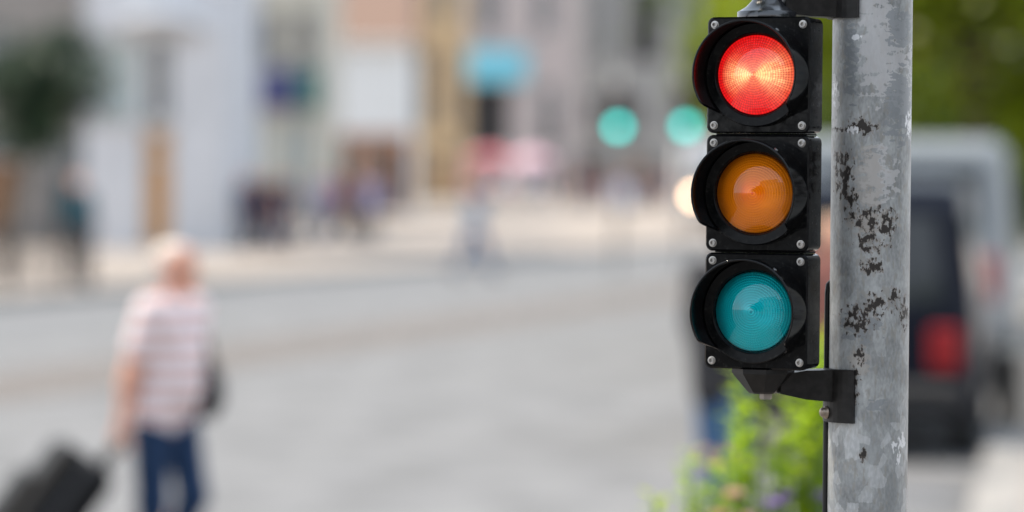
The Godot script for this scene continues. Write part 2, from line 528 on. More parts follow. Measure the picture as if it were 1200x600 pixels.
# ------------------------------------------------------------------ trees and plants
func leaf_mat(called: String, r: float, g: float, b: float, back := 0.6) -> StandardMaterial3D:
	if mats.has(called): return mats[called]
	var m := mat(called, Color.WHITE, 0.45, 0.0, 0.4)
	m.albedo_color = lin(r, g, b)
	m.vertex_color_use_as_albedo = true
	m.backlight_enabled = true
	m.backlight = Color(back, back, back * 0.5)
	return m

func add_leaf(st: SurfaceTool, p: Vector3, d: Vector3, n: Vector3, size: float, tone: Color) -> void:
	var s := d.cross(n).normalized() * size * 0.32
	var mid := p + d * size * 0.5
	var dip := n * size * 0.07
	st.set_color(tone)
	var l := mid + s - dip
	var r := mid - s - dip
	var e := p + d * size - n * size * 0.12
	tri(st, p, r, e); tri(st, p, e, l)

func tree(called: String, label: String, base: Vector3, trunk_h: float, lean: Vector3, radii: Vector3, leaf: float, count: int, leaves: Material, group := "") -> Node3D:
	var t := thing(called, label, "tree", base, 0, group)
	var top := Vector3(lean.x, trunk_h, lean.z)
	var centre := top + Vector3(lean.x * 0.4, radii.y * 0.75, lean.z * 0.4)
	var bark := rough_mat("grey brown bark", 0.11, 0.085, 0.065, 0.3, 2.0, 0.95, 40)
	var ts := fresh(true)
	var r0 := 0.05 * trunk_h + 0.03
	tube(ts, [Vector3(0, -0.05, 0), Vector3(lean.x * 0.15, trunk_h * 0.35, lean.z * 0.15), Vector3(lean.x * 0.55, trunk_h * 0.75, lean.z * 0.55), top, centre], [r0 * 1.25, r0, r0 * 0.85, r0 * 0.75, r0 * 0.25], 10)
	var st := fresh()
	var clumps := []
	for k in 34:
		var d := Vector3(rng.randfn(), rng.randfn(), rng.randfn()).normalized()
		var p := centre + d * radii * pow(rng.randf(), 0.4) * 0.85
		clumps.append([p, rng.randf_range(0.2, 0.36) * radii.length() * 0.58, rng.randf_range(0.55, 1.45)])
		if k < 12:
			var m := top.lerp(p, 0.5) + Vector3(0, radii.y * 0.12, 0)
			tube(ts, [top + (centre - top) * rng.randf() * 0.6, m, p], [r0 * 0.4, r0 * 0.26, r0 * 0.08], 6)
	part("trunk", ts, bark, t)
	for k in count:
		var c: Array = clumps[rng.randi() % clumps.size()]
		var o := Vector3(rng.randfn(), rng.randfn() * 0.8, rng.randfn()) * float(c[1]) * 0.55
		var d := (o.normalized() + Vector3(rng.randfn(), rng.randfn() - 0.6, rng.randfn()) * 0.6).normalized()
		var n := (Vector3.UP + Vector3(rng.randfn(), rng.randfn(), rng.randfn()) * 0.7).normalized()
		if absf(d.dot(n)) > 0.95: n = n.cross(Vector3(0.3, 0.2, 0.9)).normalized()
		var v := rng.randf_range(0.75, 1.25) * float(c[2])
		add_leaf(st, c[0] + o, d, n, leaf * rng.randf_range(0.7, 1.3), Color(v * rng.randf_range(0.85, 1.2), v, v * rng.randf_range(0.7, 1.2)))
	part("crown", st, leaves, t)
	return t

func build_trees() -> void:
	var dark := leaf_mat("dark green leaves", 0.022, 0.05, 0.02, 0.35)
	var lime := leaf_mat("bright green leaves", 0.22, 0.28, 0.012, 1.0)
	var mid := leaf_mat("mid green leaves", 0.08, 0.13, 0.015, 0.9)
	tree("street_tree", "small dark green street tree by the railing in front of grey house", ground(8, 57), 2.35, Vector3(0.35, 0, 0), Vector3(1.15, 1.35, 1.1), 0.13, 5000, dark)
	tree("street_tree", "bright green street tree hanging over the parked vans", ground(1150, 39.5), 2.7, Vector3(-0.1, 0, 0.3), Vector3(3.4, 2.5, 2.6), 0.17, 22000, lime, "")
	tree("street_tree", "bright green street tree behind the galvanised pole and vans", ground(1010, 64), 3.6, Vector3(0, 0, 0), Vector3(3.8, 3.0, 3.0), 0.24, 13000, mid, "")
	tree("street_tree", "low dark green street tree just above the white van roof", ground(1130, 50), 1.5, Vector3(0.1, 0, 0), Vector3(3.2, 1.7, 2.0), 0.2, 12000, mid)
	tree("street_tree", "pale green street tree partly hidden by the red signal lamp", ground(888, 92), 3.6, Vector3(-0.2, 0, 0), Vector3(1.9, 3.0, 2.2), 0.26, 9000, lime, "")
	# the avenue goes on behind the camera and to its right; the glossy signal mirrors it
	for q in [[-7.5, 9.0, "first"], [6.5, 10.0, "second"], [12.5, 8.0, "third"]]:
		tree("avenue_tree", "%s tree from the west in the row behind the camera" % q[2], Vector3(q[0], 0, q[1]), 1.8, Vector3(0.1, 0, 0), Vector3(2.6, 1.7, 2.2), 0.24, 7000, dark, "trees behind the camera")
	tree("avenue_tree", "tree on the right-hand pavement out of the picture", Vector3(6.4, 0.12, -3.5), 2.2, Vector3(0, 0, 0), Vector3(2.8, 2.6, 2.8), 0.24, 7000, dark)
	# the tree to the left of the camera whose crown keeps the sun off the pole
	tree("street_tree", "street tree beside the camera that shades the pole", Vector3(-2.6, 0, -4.4), 4.4, Vector3(0.9, 0, 0), Vector3(1.9, 1.4, 1.9), 0.11, 9000, mid)

func build_planting() -> void:
	var base := Vector3(0, 0.13, 0)
	var t := thing("planter", "rectangular stone planter box under the bright green shrubs", "planter", ground(872, 7.9) + base, 0.1)
	var st := fresh()
	for s in [-1, 1]:
		box(st, Vector3(0, 0.3, s * 0.27), Vector3(0.9, 0.6, 0.06), 0.008)
		box(st, Vector3(s * 0.42, 0.3, 0), Vector3(0.06, 0.6, 0.48), 0.008)
	box(st, Vector3(0, 0.03, 0), Vector3(0.78, 0.06, 0.48))
	part("box", st, rough_mat("planter stone", 0.4, 0.38, 0.36, 0.2, 2.0, 0.9, 50), t)
	var so := fresh()
	box(so, Vector3(0, 0.5, 0), Vector3(0.78, 0.1, 0.48))
	part("soil", so, rough_mat("soil", 0.05, 0.035, 0.025, 0.3, 4.0, 1.0, 51), t)
	var green := leaf_mat("fresh lime leaves", 0.4, 0.56, 0.02, 1.0)
	var o := ground(872, 7.9) + base + Vector3(0, 0.55, 0)
	shrub("leafy_shrub", "tall bright lime green shrub against the galvanised pole", o + Vector3(0.115, 0, 0.02), 1.0, 0.085, 18, green)
	shrub("leafy_shrub", "tall lime green shrub under the signal's lower bracket", o + Vector3(0.055, 0, -0.05), 0.93, 0.085, 12, green)
	shrub("leafy_shrub", "low spreading lime green shrub left of the tall ones", o + Vector3(-0.10, 0, 0.05), 0.68, 0.09, 16, green)
	var petal := mat("violet petals", lin(0.28, 0.16, 0.5), 0.6)
	var pink := mat("pale pink petals", lin(0.7, 0.42, 0.4), 0.6)
	for k in 9:
		var p: Vector3 = o + Vector3(-0.06 + 0.03 * k, 0, 0.16 + 0.03 * sin(k * 2.3))
		var m := petal if k > 3 else pink
		var which: String = ["leftmost", "second from left", "third from left", "fourth from left", "rightmost"][k if k < 4 else k - 4]
		var f := thing("violet_flower" if k > 3 else "pink_flower", ("%s violet flower in front of the tall lime shrubs" if k > 3 else "%s pale pink flower beside the low lime shrub") % which, "flower", p, k * 0.7, "violet flowers in the planter" if k > 3 else "pink flowers in the planter")
		var h := 0.53 + 0.05 * sin(k * 1.7)
		var ss := fresh()
		tube(ss, [Vector3.ZERO, Vector3(0.01, h * 0.5, 0), Vector3(0, h, 0)], [0.004, 0.003, 0.003], 5)
		part("stem", ss, mat("flower stem", lin(0.1, 0.2, 0.03), 0.7), f)
		var fs := fresh()
		for q in 14:
			var a := TAU * q / 7.0
			var d := Vector3(cos(a), 0.5 if q < 7 else 1.1, sin(a)).normalized()
			fs.set_color(Color.WHITE)
			add_leaf(fs, Vector3(0, h, 0), d, Vector3.UP, 0.035, Color.WHITE)
		part("bloom", fs, m, f)

func kerb_planter() -> void:
	var where := Vector3(4.08, 0.12, -25.4)
	var t := thing("planter", "pale stone planter on the pavement at the right edge", "planter", where, 0.1)
	var st := fresh()
	for s in [-1, 1]:
		box(st, Vector3(0, 0.28, s * 0.36), Vector3(0.8, 0.56, 0.08), 0.02)
		box(st, Vector3(s * 0.36, 0.28, 0), Vector3(0.08, 0.56, 0.64), 0.02)
	part("box", st, rough_mat("pale limestone", 0.5, 0.45, 0.39, 0.15, 2.0, 0.9, 52), t)
	var so := fresh()
	box(so, Vector3(0, 0.25, 0), Vector3(0.64, 0.5, 0.64))
	part("soil", so, rough_mat("soil", 0.05, 0.035, 0.025, 0.3, 4.0, 1.0, 51), t)
	shrub("leafy_shrub", "yellow green shrub in the pale planter at the right edge", where + Vector3(0.08, 0.5, 0), 0.42, 0.2, 14, leaf_mat("fresh lime leaves", 0.4, 0.56, 0.02, 1.0))

func shrub(called: String, label: String, base: Vector3, h: float, spread: float, stems: int, m: Material) -> void:
	var t := thing(called, label, "shrub", base, 0, "lime green shrubs in planters")
	var ts := fresh()
	var st := fresh()
	for k in stems:
		var a := rng.randf() * TAU
		var r := sqrt(rng.randf()) * spread
		var hh := h * rng.randf_range(0.62, 1.0)
		var foot := Vector3(cos(a), 0, sin(a)) * r * 0.5
		var tip := Vector3(cos(a) * r * 1.6, hh, sin(a) * r * 1.6)
		tube(ts, [foot, foot.lerp(tip, 0.5) + Vector3(0, 0.02, 0), tip], [0.005, 0.004, 0.002], 5)
		for q in 46:
			var f := 0.12 + 0.88 * q / 45.0
			var p := foot.lerp(tip, f)
			var b := q * 2.4 + k
			var d := Vector3(cos(b), rng.randf_range(0.1, 0.9), sin(b)).normalized()
			var v := rng.randf_range(0.75, 1.2)
			add_leaf(st, p, d, (Vector3.UP - d * d.y).normalized(), rng.randf_range(0.045, 0.075) * (1.15 - 0.4 * f), Color(v * rng.randf_range(0.85, 1.2), v, v))
	part("stems", ts, mat("green stems", lin(0.12, 0.2, 0.03), 0.7), t)
	part("foliage", st, m, t)

# ------------------------------------------------------------------ street things
func railing() -> void:
	var iron := mat("black iron", lin(0.03, 0.03, 0.032), 0.5)
	var t := thing("railing", "black iron railing along the plaza kerb behind the walking man", "railing", KERB_START + along * 0.2 - aside * 0.6 + Vector3(0, 0.12, 0), atan2(along.x, along.z) + PI / 2)
	var top := fresh()
	box(top, Vector3(0, 0.95, 0), Vector3(9.0, 0.045, 0.05), 0.008)
	part("rail", top, iron, t)
	var low := fresh()
	box(low, Vector3(0, 0.15, 0), Vector3(9.0, 0.035, 0.035), 0.006)
	part("rail", low, iron, t)
	var bs := fresh()
	tube(bs, [Vector3(0, 0.16, 0), Vector3(0, 0.93, 0)], [0.01, 0.01], 6)
	bs.generate_normals()
	var bm := bs.commit()
	var pst := fresh()
	box(pst, Vector3(0, 0.5, 0), Vector3(0.06, 1.0, 0.06), 0.008)
	pst.generate_normals()
	var pm := pst.commit()
	for k in 61:
		var o := mesh_part("post" if k % 10 == 0 else "bar", pm if k % 10 == 0 else bm, iron, t)
		o.position.x = -4.5 + k * 0.15

# side outline in (z, y), rear at +z; walls lean in above the belt line
func vehicle_body(st: SurfaceTool, prof: Array, w: float, belt: float, tuck: float) -> void:
	var n := prof.size()
	var poly := PackedVector2Array()
	for p in prof: poly.append(p)
	if Geometry2D.is_polygon_clockwise(poly): poly.reverse()
	var inset := PackedVector2Array()
	for k in n:
		var e0 := (poly[k] - poly[(k + n - 1) % n]).normalized()
		var e1 := (poly[(k + 1) % n] - poly[k]).normalized()
		inset.append(poly[k] + (Vector2(-e0.y, e0.x) + Vector2(-e1.y, e1.x)).normalized() * 0.06)
	var half := func(y: float): return w / 2 - tuck * maxf(0, y - belt) - 0.05 * maxf(0, 0.5 - y)
	for k in n:
		var m := (k + 1) % n
		var a := poly[k]; var b := poly[m]; var c := inset[k]; var d := inset[m]
		var ha: float = half.call(a.y) - 0.07
		var hb: float = half.call(b.y) - 0.07
		var hc: float = half.call(c.y)
		var hd: float = half.call(d.y)
		quad(st, Vector3(-ha, a.y, a.x), Vector3(-hb, b.y, b.x), Vector3(hb, b.y, b.x), Vector3(ha, a.y, a.x))
		quad(st, Vector3(ha, a.y, a.x), Vector3(hb, b.y, b.x), Vector3(hd, d.y, d.x), Vector3(hc, c.y, c.x))
		quad(st, Vector3(-hc, c.y, c.x), Vector3(-hd, d.y, d.x), Vector3(-hb, b.y, b.x), Vector3(-ha, a.y, a.x))
	var ids := Geometry2D.triangulate_polygon(inset)
	for k in range(0, ids.size(), 3):
		var p := [inset[ids[k]], inset[ids[k + 1]], inset[ids[k + 2]]]
		for s in [-1.0, 1.0]:
			var q := []
			for v in p: q.append(Vector3(s * half.call(v.y), v.y, v.x))
			tri(st, q[0], q[1], q[2])

func wheel(t: Node3D, x: float, z: float, r: float) -> void:
	var s := signf(x)
	var b := Basis(Vector3(0, s, 0), Vector3(s, 0, 0), Vector3(0, 0, -1))
	var ts := fresh(true)
	lathe(ts, [Vector2(r * 0.6, -0.1), Vector2(r * 0.93, -0.1), Vector2(r, -0.07), Vector2(r, 0.07), Vector2(r * 0.93, 0.1), Vector2(r * 0.64, 0.1), Vector2(r * 0.62, 0.06)], 28, Vector3.ZERO, b)
	var o := part("wheel", ts, mat("tyre rubber", lin(0.025, 0.025, 0.025), 0.85), t)
	o.position = Vector3(x, r, z)
	var rs := fresh()
	lathe(rs, [Vector2(r * 0.64, 0.02), Vector2(r * 0.62, 0.085), Vector2(r * 0.5, 0.07), Vector2(r * 0.2, 0.06), Vector2(r * 0.16, 0.08), Vector2(0, 0.08)], 20, Vector3.ZERO, b)
	part("rim", rs, mat("alloy", lin(0.5, 0.5, 0.5), 0.35, 0.8), o)

func vehicle(called: String, label: String, cat: String, where: Vector3, turn: float, w: float, prof: Array, belt: float, tuck: float, paint: Material, rear: Array, side: Array, wheels: Array, lamp: Array) -> Node3D:
	var t := thing(called, label, cat, where, turn)
	var st := fresh()
	vehicle_body(st, prof, w, belt, tuck)
	part("body", st, paint, t)
	var glass := mat("tinted car glass", lin(0.012, 0.015, 0.018), 0.04, 0.0, 0.5)
	# rear window: two points (z, y) of the rear outline, low and high
	if rear.size():
		var gs := fresh()
		var lo: Vector2 = rear[0]
		var hi: Vector2 = rear[1]
		var nn := Vector3(0, -(hi.x - lo.x), hi.y - lo.y).normalized() * 0.012
		var wl: float = w / 2 - tuck * maxf(0, lo.y - belt) - 0.2
		var wh: float = w / 2 - tuck * maxf(0, hi.y - belt) - 0.2
		quad(gs, Vector3(-wl, lo.y, lo.x) + nn, Vector3(wl, lo.y, lo.x) + nn, Vector3(wh, hi.y, hi.x) + nn, Vector3(-wh, hi.y, hi.x) + nn)
		part("rear_window", gs, glass, t)
	for q in side:
		for s in [-1.0, 1.0]:
			var ws := fresh()
			var p := []
			for v in q: p.append(Vector3(s * (w / 2 - tuck * maxf(0, v.y - belt) + 0.006), v.y, v.x))
			quad(ws, p[0], p[1], p[2], p[3])
			part("side_window", ws, glass, t)
	for x in wheels:
		for s in [-1.0, 1.0]: wheel(t, s * (w / 2 - 0.09), x[0], x[1])
	for s in [-1.0, 1.0]:
		var ls := fresh()
		box(ls, Vector3(s * (w / 2 - 0.2), lamp[1], lamp[0]), Vector3(0.22, lamp[2], 0.07), 0.02)
		part("tail_light", ls, mat("red lamp plastic", lin(0.24, 0.004, 0.008), 0.25), t)
	var bp := fresh()
	box(bp, Vector3(0, 0.46, lamp[0] + 0.02), Vector3(w - 0.14, 0.2, 0.14), 0.04)
	part("bumper", bp, mat("grey black bumper", lin(0.012, 0.012, 0.013), 0.55), t)
	var np := fresh()
	box(np, Vector3(0, 0.72, lamp[0] - 0.012), Vector3(0.52, 0.11, 0.06), 0.005)
	part("number_plate", np, mat("plate white", lin(0.7, 0.7, 0.66), 0.4), t)
	return t

func signal_far(label: String, px: float, py: float, depth: float) -> void:
	var g := ground(px, depth)
	var p := at(px, py, depth)
	var t := thing("distant_signal", label, "traffic signal", Vector3(p.x, 0, g.z), 0, "green signals far down the street")
	var ps := fresh(true)
	tube(ps, [Vector3(0, 0, -0.16), Vector3(0, p.y + 1.1, -0.16)], [0.05, 0.05], 12)
	part("post", ps, mat("grey post", lin(0.3, 0.3, 0.3), 0.5, 0.3), t)
	var hs := fresh()
	box(hs, Vector3(0, p.y + 0.31, -0.02), Vector3(0.32, 0.98, 0.18), 0.03)
	part("housing", hs, mat("black plastic", lin(0.012, 0.012, 0.013), 0.3), t)
	var dull := [mat("unlit red lens", lin(0.10, 0.008, 0.008), 0.2), mat("unlit amber lens", lin(0.16, 0.06, 0.008), 0.2)]
	for k in 3:
		var y := p.y + 0.31 * k
		var vs := fresh(true)
		for q in 24:
			var a0 := -2.2 + 4.4 * q / 24
			var a1 := -2.2 + 4.4 * (q + 1) / 24
			quad(vs, Vector3(0.125 * sin(a0), y + 0.125 * cos(a0), 0.07), Vector3(0.125 * sin(a1), y + 0.125 * cos(a1), 0.07), Vector3(0.13 * sin(a1), y + 0.13 * cos(a1), 0.24), Vector3(0.13 * sin(a0), y + 0.13 * cos(a0), 0.24))
		part("visor", vs, mat("black plastic", lin(0.012, 0.012, 0.013), 0.3), t)
		var ls := fresh(true)
		lathe(ls, [Vector2(0.108, 0), Vector2(0.08, 0.015), Vector2(0.04, 0.024), Vector2(0, 0.027)], 24, Vector3(0, y, 0.072), Basis(Vector3.RIGHT, Vector3.BACK, Vector3.DOWN))
		var m: StandardMaterial3D
		if k == 0:
			m = mat("lit green lens", lin(0.0, 0.2, 0.14), 0.3)
			m.emission_enabled = true
			m.emission = lin(0.0, 0.52, 0.46)
			m.emission_energy_multiplier = 5.0
		else:
			m = dull[2 - k]
		part("lens_light" if k == 0 else "lens", ls, m, t)
	var lamp := OmniLight3D.new()
	lamp.name = "green_glow"
	t.add_child(lamp)
	lamp.position = Vector3(0, p.y, 0.22)
	lamp.light_color = lin(0.0, 0.8, 0.55)
	lamp.light_energy = 0.02
	lamp.light_size = 0.1
	lamp.omni_range = 30.0
	lamp.omni_attenuation = 2.0
	lamp.shadow_enabled = true

func build_street_things() -> void:
	railing()
	var turn := atan2(-along_right.x, -along_right.z)
	var navy := mat("navy black car paint", lin(0.006, 0.008, 0.015), 0.3, 0.0, 0.26)
	var whitep := mat("white van paint", lin(0.22, 0.24, 0.25), 0.35)
	vehicle("dark_van", "navy black passenger van parked behind the galvanised pole", "van", Vector3(2.68, 0, -25.7), turn, 1.72,
		[Vector2(2.2, 0.32), Vector2(2.26, 0.55), Vector2(2.24, 1.0), Vector2(2.12, 1.75), Vector2(1.98, 1.9), Vector2(1.6, 1.96), Vector2(-0.9, 1.93), Vector2(-1.3, 1.8), Vector2(-1.95, 1.12), Vector2(-2.4, 0.95), Vector2(-2.5, 0.6), Vector2(-2.45, 0.3)], 1.0, 0.13, navy,
		[Vector2(2.225, 1.1), Vector2(2.13, 1.7)], [[Vector2(1.95, 1.12), Vector2(0.6, 1.12), Vector2(0.6, 1.68), Vector2(1.85, 1.68)], [Vector2(0.5, 1.12), Vector2(-0.6, 1.12), Vector2(-0.6, 1.68), Vector2(0.5, 1.68)], [Vector2(-0.7, 1.12), Vector2(-1.75, 1.12), Vector2(-1.2, 1.68), Vector2(-0.7, 1.68)]], [[1.45, 0.32], [-1.6, 0.32]], [2.25, 0.79, 0.3])
	vehicle("white_van", "white panel van parked ahead of the dark van", "van", Vector3(3.92, 0, -33.6), turn, 2.0,
		[Vector2(2.6, 0.35), Vector2(2.66, 0.6), Vector2(2.62, 1.4), Vector2(2.52, 2.2), Vector2(2.4, 2.32), Vector2(-0.9, 2.3), Vector2(-1.3, 2.1), Vector2(-2.1, 1.3), Vector2(-2.65, 1.1), Vector2(-2.75, 0.6), Vector2(-2.7, 0.35)], 1.1, 0.06, whitep,
		[Vector2(2.61, 1.45), Vector2(2.53, 2.05)], [[Vector2(-0.9, 1.3), Vector2(-1.95, 1.3), Vector2(-1.35, 1.95), Vector2(-0.9, 1.95)]], [[1.7, 0.34], [-1.8, 0.34]], [2.64, 1.05, 0.4])
	vehicle("silver_car", "silver car parked farther along behind the white van", "car", Vector3(5.2, 0, -41.5), turn, 1.78,
		[Vector2(2.0, 0.3), Vector2(2.1, 0.6), Vector2(2.05, 0.95), Vector2(1.6, 1.38), Vector2(1.2, 1.46), Vector2(-0.3, 1.45), Vector2(-1.1, 1.0), Vector2(-1.95, 0.85), Vector2(-2.1, 0.55), Vector2(-2.05, 0.3)], 0.95, 0.25, mat("silver paint", lin(0.35, 0.36, 0.37), 0.3, 0.5),
		[Vector2(2.03, 0.98), Vector2(1.65, 1.34)], [[Vector2(1.5, 0.98), Vector2(-0.95, 0.98), Vector2(-0.35, 1.36), Vector2(1.3, 1.36)]], [[1.25, 0.31], [-1.3, 0.31]], [2.07, 0.78, 0.18])
	# pale lorry far off whose lamp shows beside the amber section
	var tp := ground(838, 118)
	var t := thing("delivery_lorry", "pale grey delivery lorry with a lit headlamp far down the street", "lorry", tp, 0.0)
	var bs := fresh()
	box(bs, Vector3(0, 1.75, -3.2), Vector3(2.2, 2.5, 4.2), 0.05)
	part("cargo_box", bs, rough_mat("pale lorry panel", 0.6, 0.6, 0.62, 0.05, 0.5, 0.5, 60), t)
	var cb := fresh()
	slab(cb, PackedVector2Array([Vector2(-1.0, 0.45), Vector2(1.0, 0.45), Vector2(1.0, 1.6), Vector2(0.88, 2.35), Vector2(-0.88, 2.35), Vector2(-1.0, 1.6)]), -1.05, 0.0, 0.08)
	part("cab", cb, mat("pale lorry cab", lin(0.55, 0.56, 0.58), 0.35), t)
	var wsx := fresh()
	slab(wsx, PackedVector2Array([Vector2(-0.86, 1.45), Vector2(0.86, 1.45), Vector2(0.76, 2.15), Vector2(-0.76, 2.15)]), 0.0, 0.015)
	part("windscreen", wsx, mat("tinted car glass", lin(0.02, 0.025, 0.03), 0.04), t)
	var gr := fresh()
	for k in 4: box(gr, Vector3(0, 0.75 + 0.1 * k, 0.015), Vector3(1.0, 0.05, 0.04), 0.01)
	part("grille", gr, mat("grey black bumper", lin(0.012, 0.012, 0.013), 0.55), t)
	var bu := fresh()
	box(bu, Vector3(0, 0.5, 0.04), Vector3(2.05, 0.24, 0.12), 0.03)
	part("bumper", bu, mat("grey black bumper", lin(0.012, 0.012, 0.013), 0.55), t)
	for s in [-1.0, 1.0]:
		var hl := fresh(true)
		lathe(hl, [Vector2(0.15, 0), Vector2(0.13, 0.03), Vector2(0.07, 0.05), Vector2(0, 0.055)], 20, Vector3(s * 0.74, 1.12, 0.005), Basis(Vector3.RIGHT, Vector3.BACK, Vector3.DOWN))
		var lm := mat("lit warm headlamp", lin(0.8, 0.7, 0.55), 0.2)
		lm.emission_enabled = true
		lm.emission = lin(1.0, 0.6, 0.34)
		lm.emission_energy_multiplier = 9.0
		part("headlamp_light", hl, lm, t)
		var gl := OmniLight3D.new()
		gl.name = "headlamp_glow"
		t.add_child(gl, true)
		gl.position = Vector3(s * 0.74, 1.12, 0.2)
		gl.light_color = lin(1.0, 0.7, 0.45)
		gl.light_energy = 0.04
		gl.light_size = 0.14
		gl.omni_range = 30.0
		gl.omni_attenuation = 2.0
		gl.shadow_enabled = true
		for z in [-0.6, -4.2]: wheel(t, s * 0.92, z, 0.42)
	signal_far("distant signal showing green, left of the two green lights", 724, 149, 66)
	signal_far("distant signal showing green beside the main signal's red section", 803, 148, 66)
	# lamp posts on the plaza
	for q in [[352, 92, "black lamp post in front of the cream shop signs"], [470, 150, "black lamp post beside the chalk white house"]]:
		var lp := thing("lamp_post", q[2], "lamp post", ground(q[0], q[1]) + Vector3(0, 0.12, 0))
		var iron := mat("black iron", lin(0.03, 0.03, 0.032), 0.5)
		var ps := fresh(true)
		lathe(ps, [Vector2(0.16, 0), Vector2(0.16, 0.1), Vector2(0.1, 0.2), Vector2(0.075, 0.7), Vector2(0.05, 0.8), Vector2(0.04, 4.6), Vector2(0, 4.6)], 16)
		part("post", ps, iron, lp)
		var hs := fresh()
		lathe(hs, [Vector2(0.1, 4.6), Vector2(0.22, 5.05), Vector2(0.26, 5.08), Vector2(0.12, 5.28), Vector2(0.03, 5.4), Vector2(0, 5.42)], 6)
		part("lantern", hs, iron, lp)
		var gs := fresh()
		lathe(gs, [Vector2(0.085, 4.66), Vector2(0.225, 5.02)], 6, Vector3(0, 0.0, 0), Basis(Vector3(1.06, 0, 0), Vector3.UP, Vector3(0, 0, 1.06)))
		part("lantern_glass", gs, mat("unlit frosted glass", lin(0.4, 0.4, 0.38), 0.3), lp)
	# two pink parasols on the far plaza
	for q in [[573, 205, "pink red parasol on the far plaza in front of the rose house"], [622, 212, "pale pink parasol on the far plaza, right of the redder one"]]:
		var pa := thing("parasol", q[2], "parasol", ground(q[0], q[1]) + Vector3(0, 0.12, 0), 0.3, "parasols on the far plaza")
		var pp := fresh(true)
		tube(pp, [Vector3.ZERO, Vector3(0, 3.0, 0)], [0.03, 0.03], 8)
		part("pole", pp, mat("grey post", lin(0.3, 0.3, 0.3), 0.5), pa)
		var bb := fresh()
		lathe(bb, [Vector2(0.3, 0), Vector2(0.3, 0.06), Vector2(0.05, 0.1), Vector2(0.0, 0.1)], 16)
		part("base", bb, mat("black iron", lin(0.03, 0.03, 0.032), 0.5), pa)
		var cc := fresh()
		lathe(cc, [Vector2(1.5, 2.15), Vector2(1.5, 2.35), Vector2(0.75, 2.8), Vector2(0.02, 3.05)], 8)
		part("canopy", cc, mat("parasol cloth red" if q[0] < 600 else "parasol cloth pink", lin(0.55, 0.13, 0.16) if q[0] < 600 else lin(0.66, 0.42, 0.5), 0.8), pa)

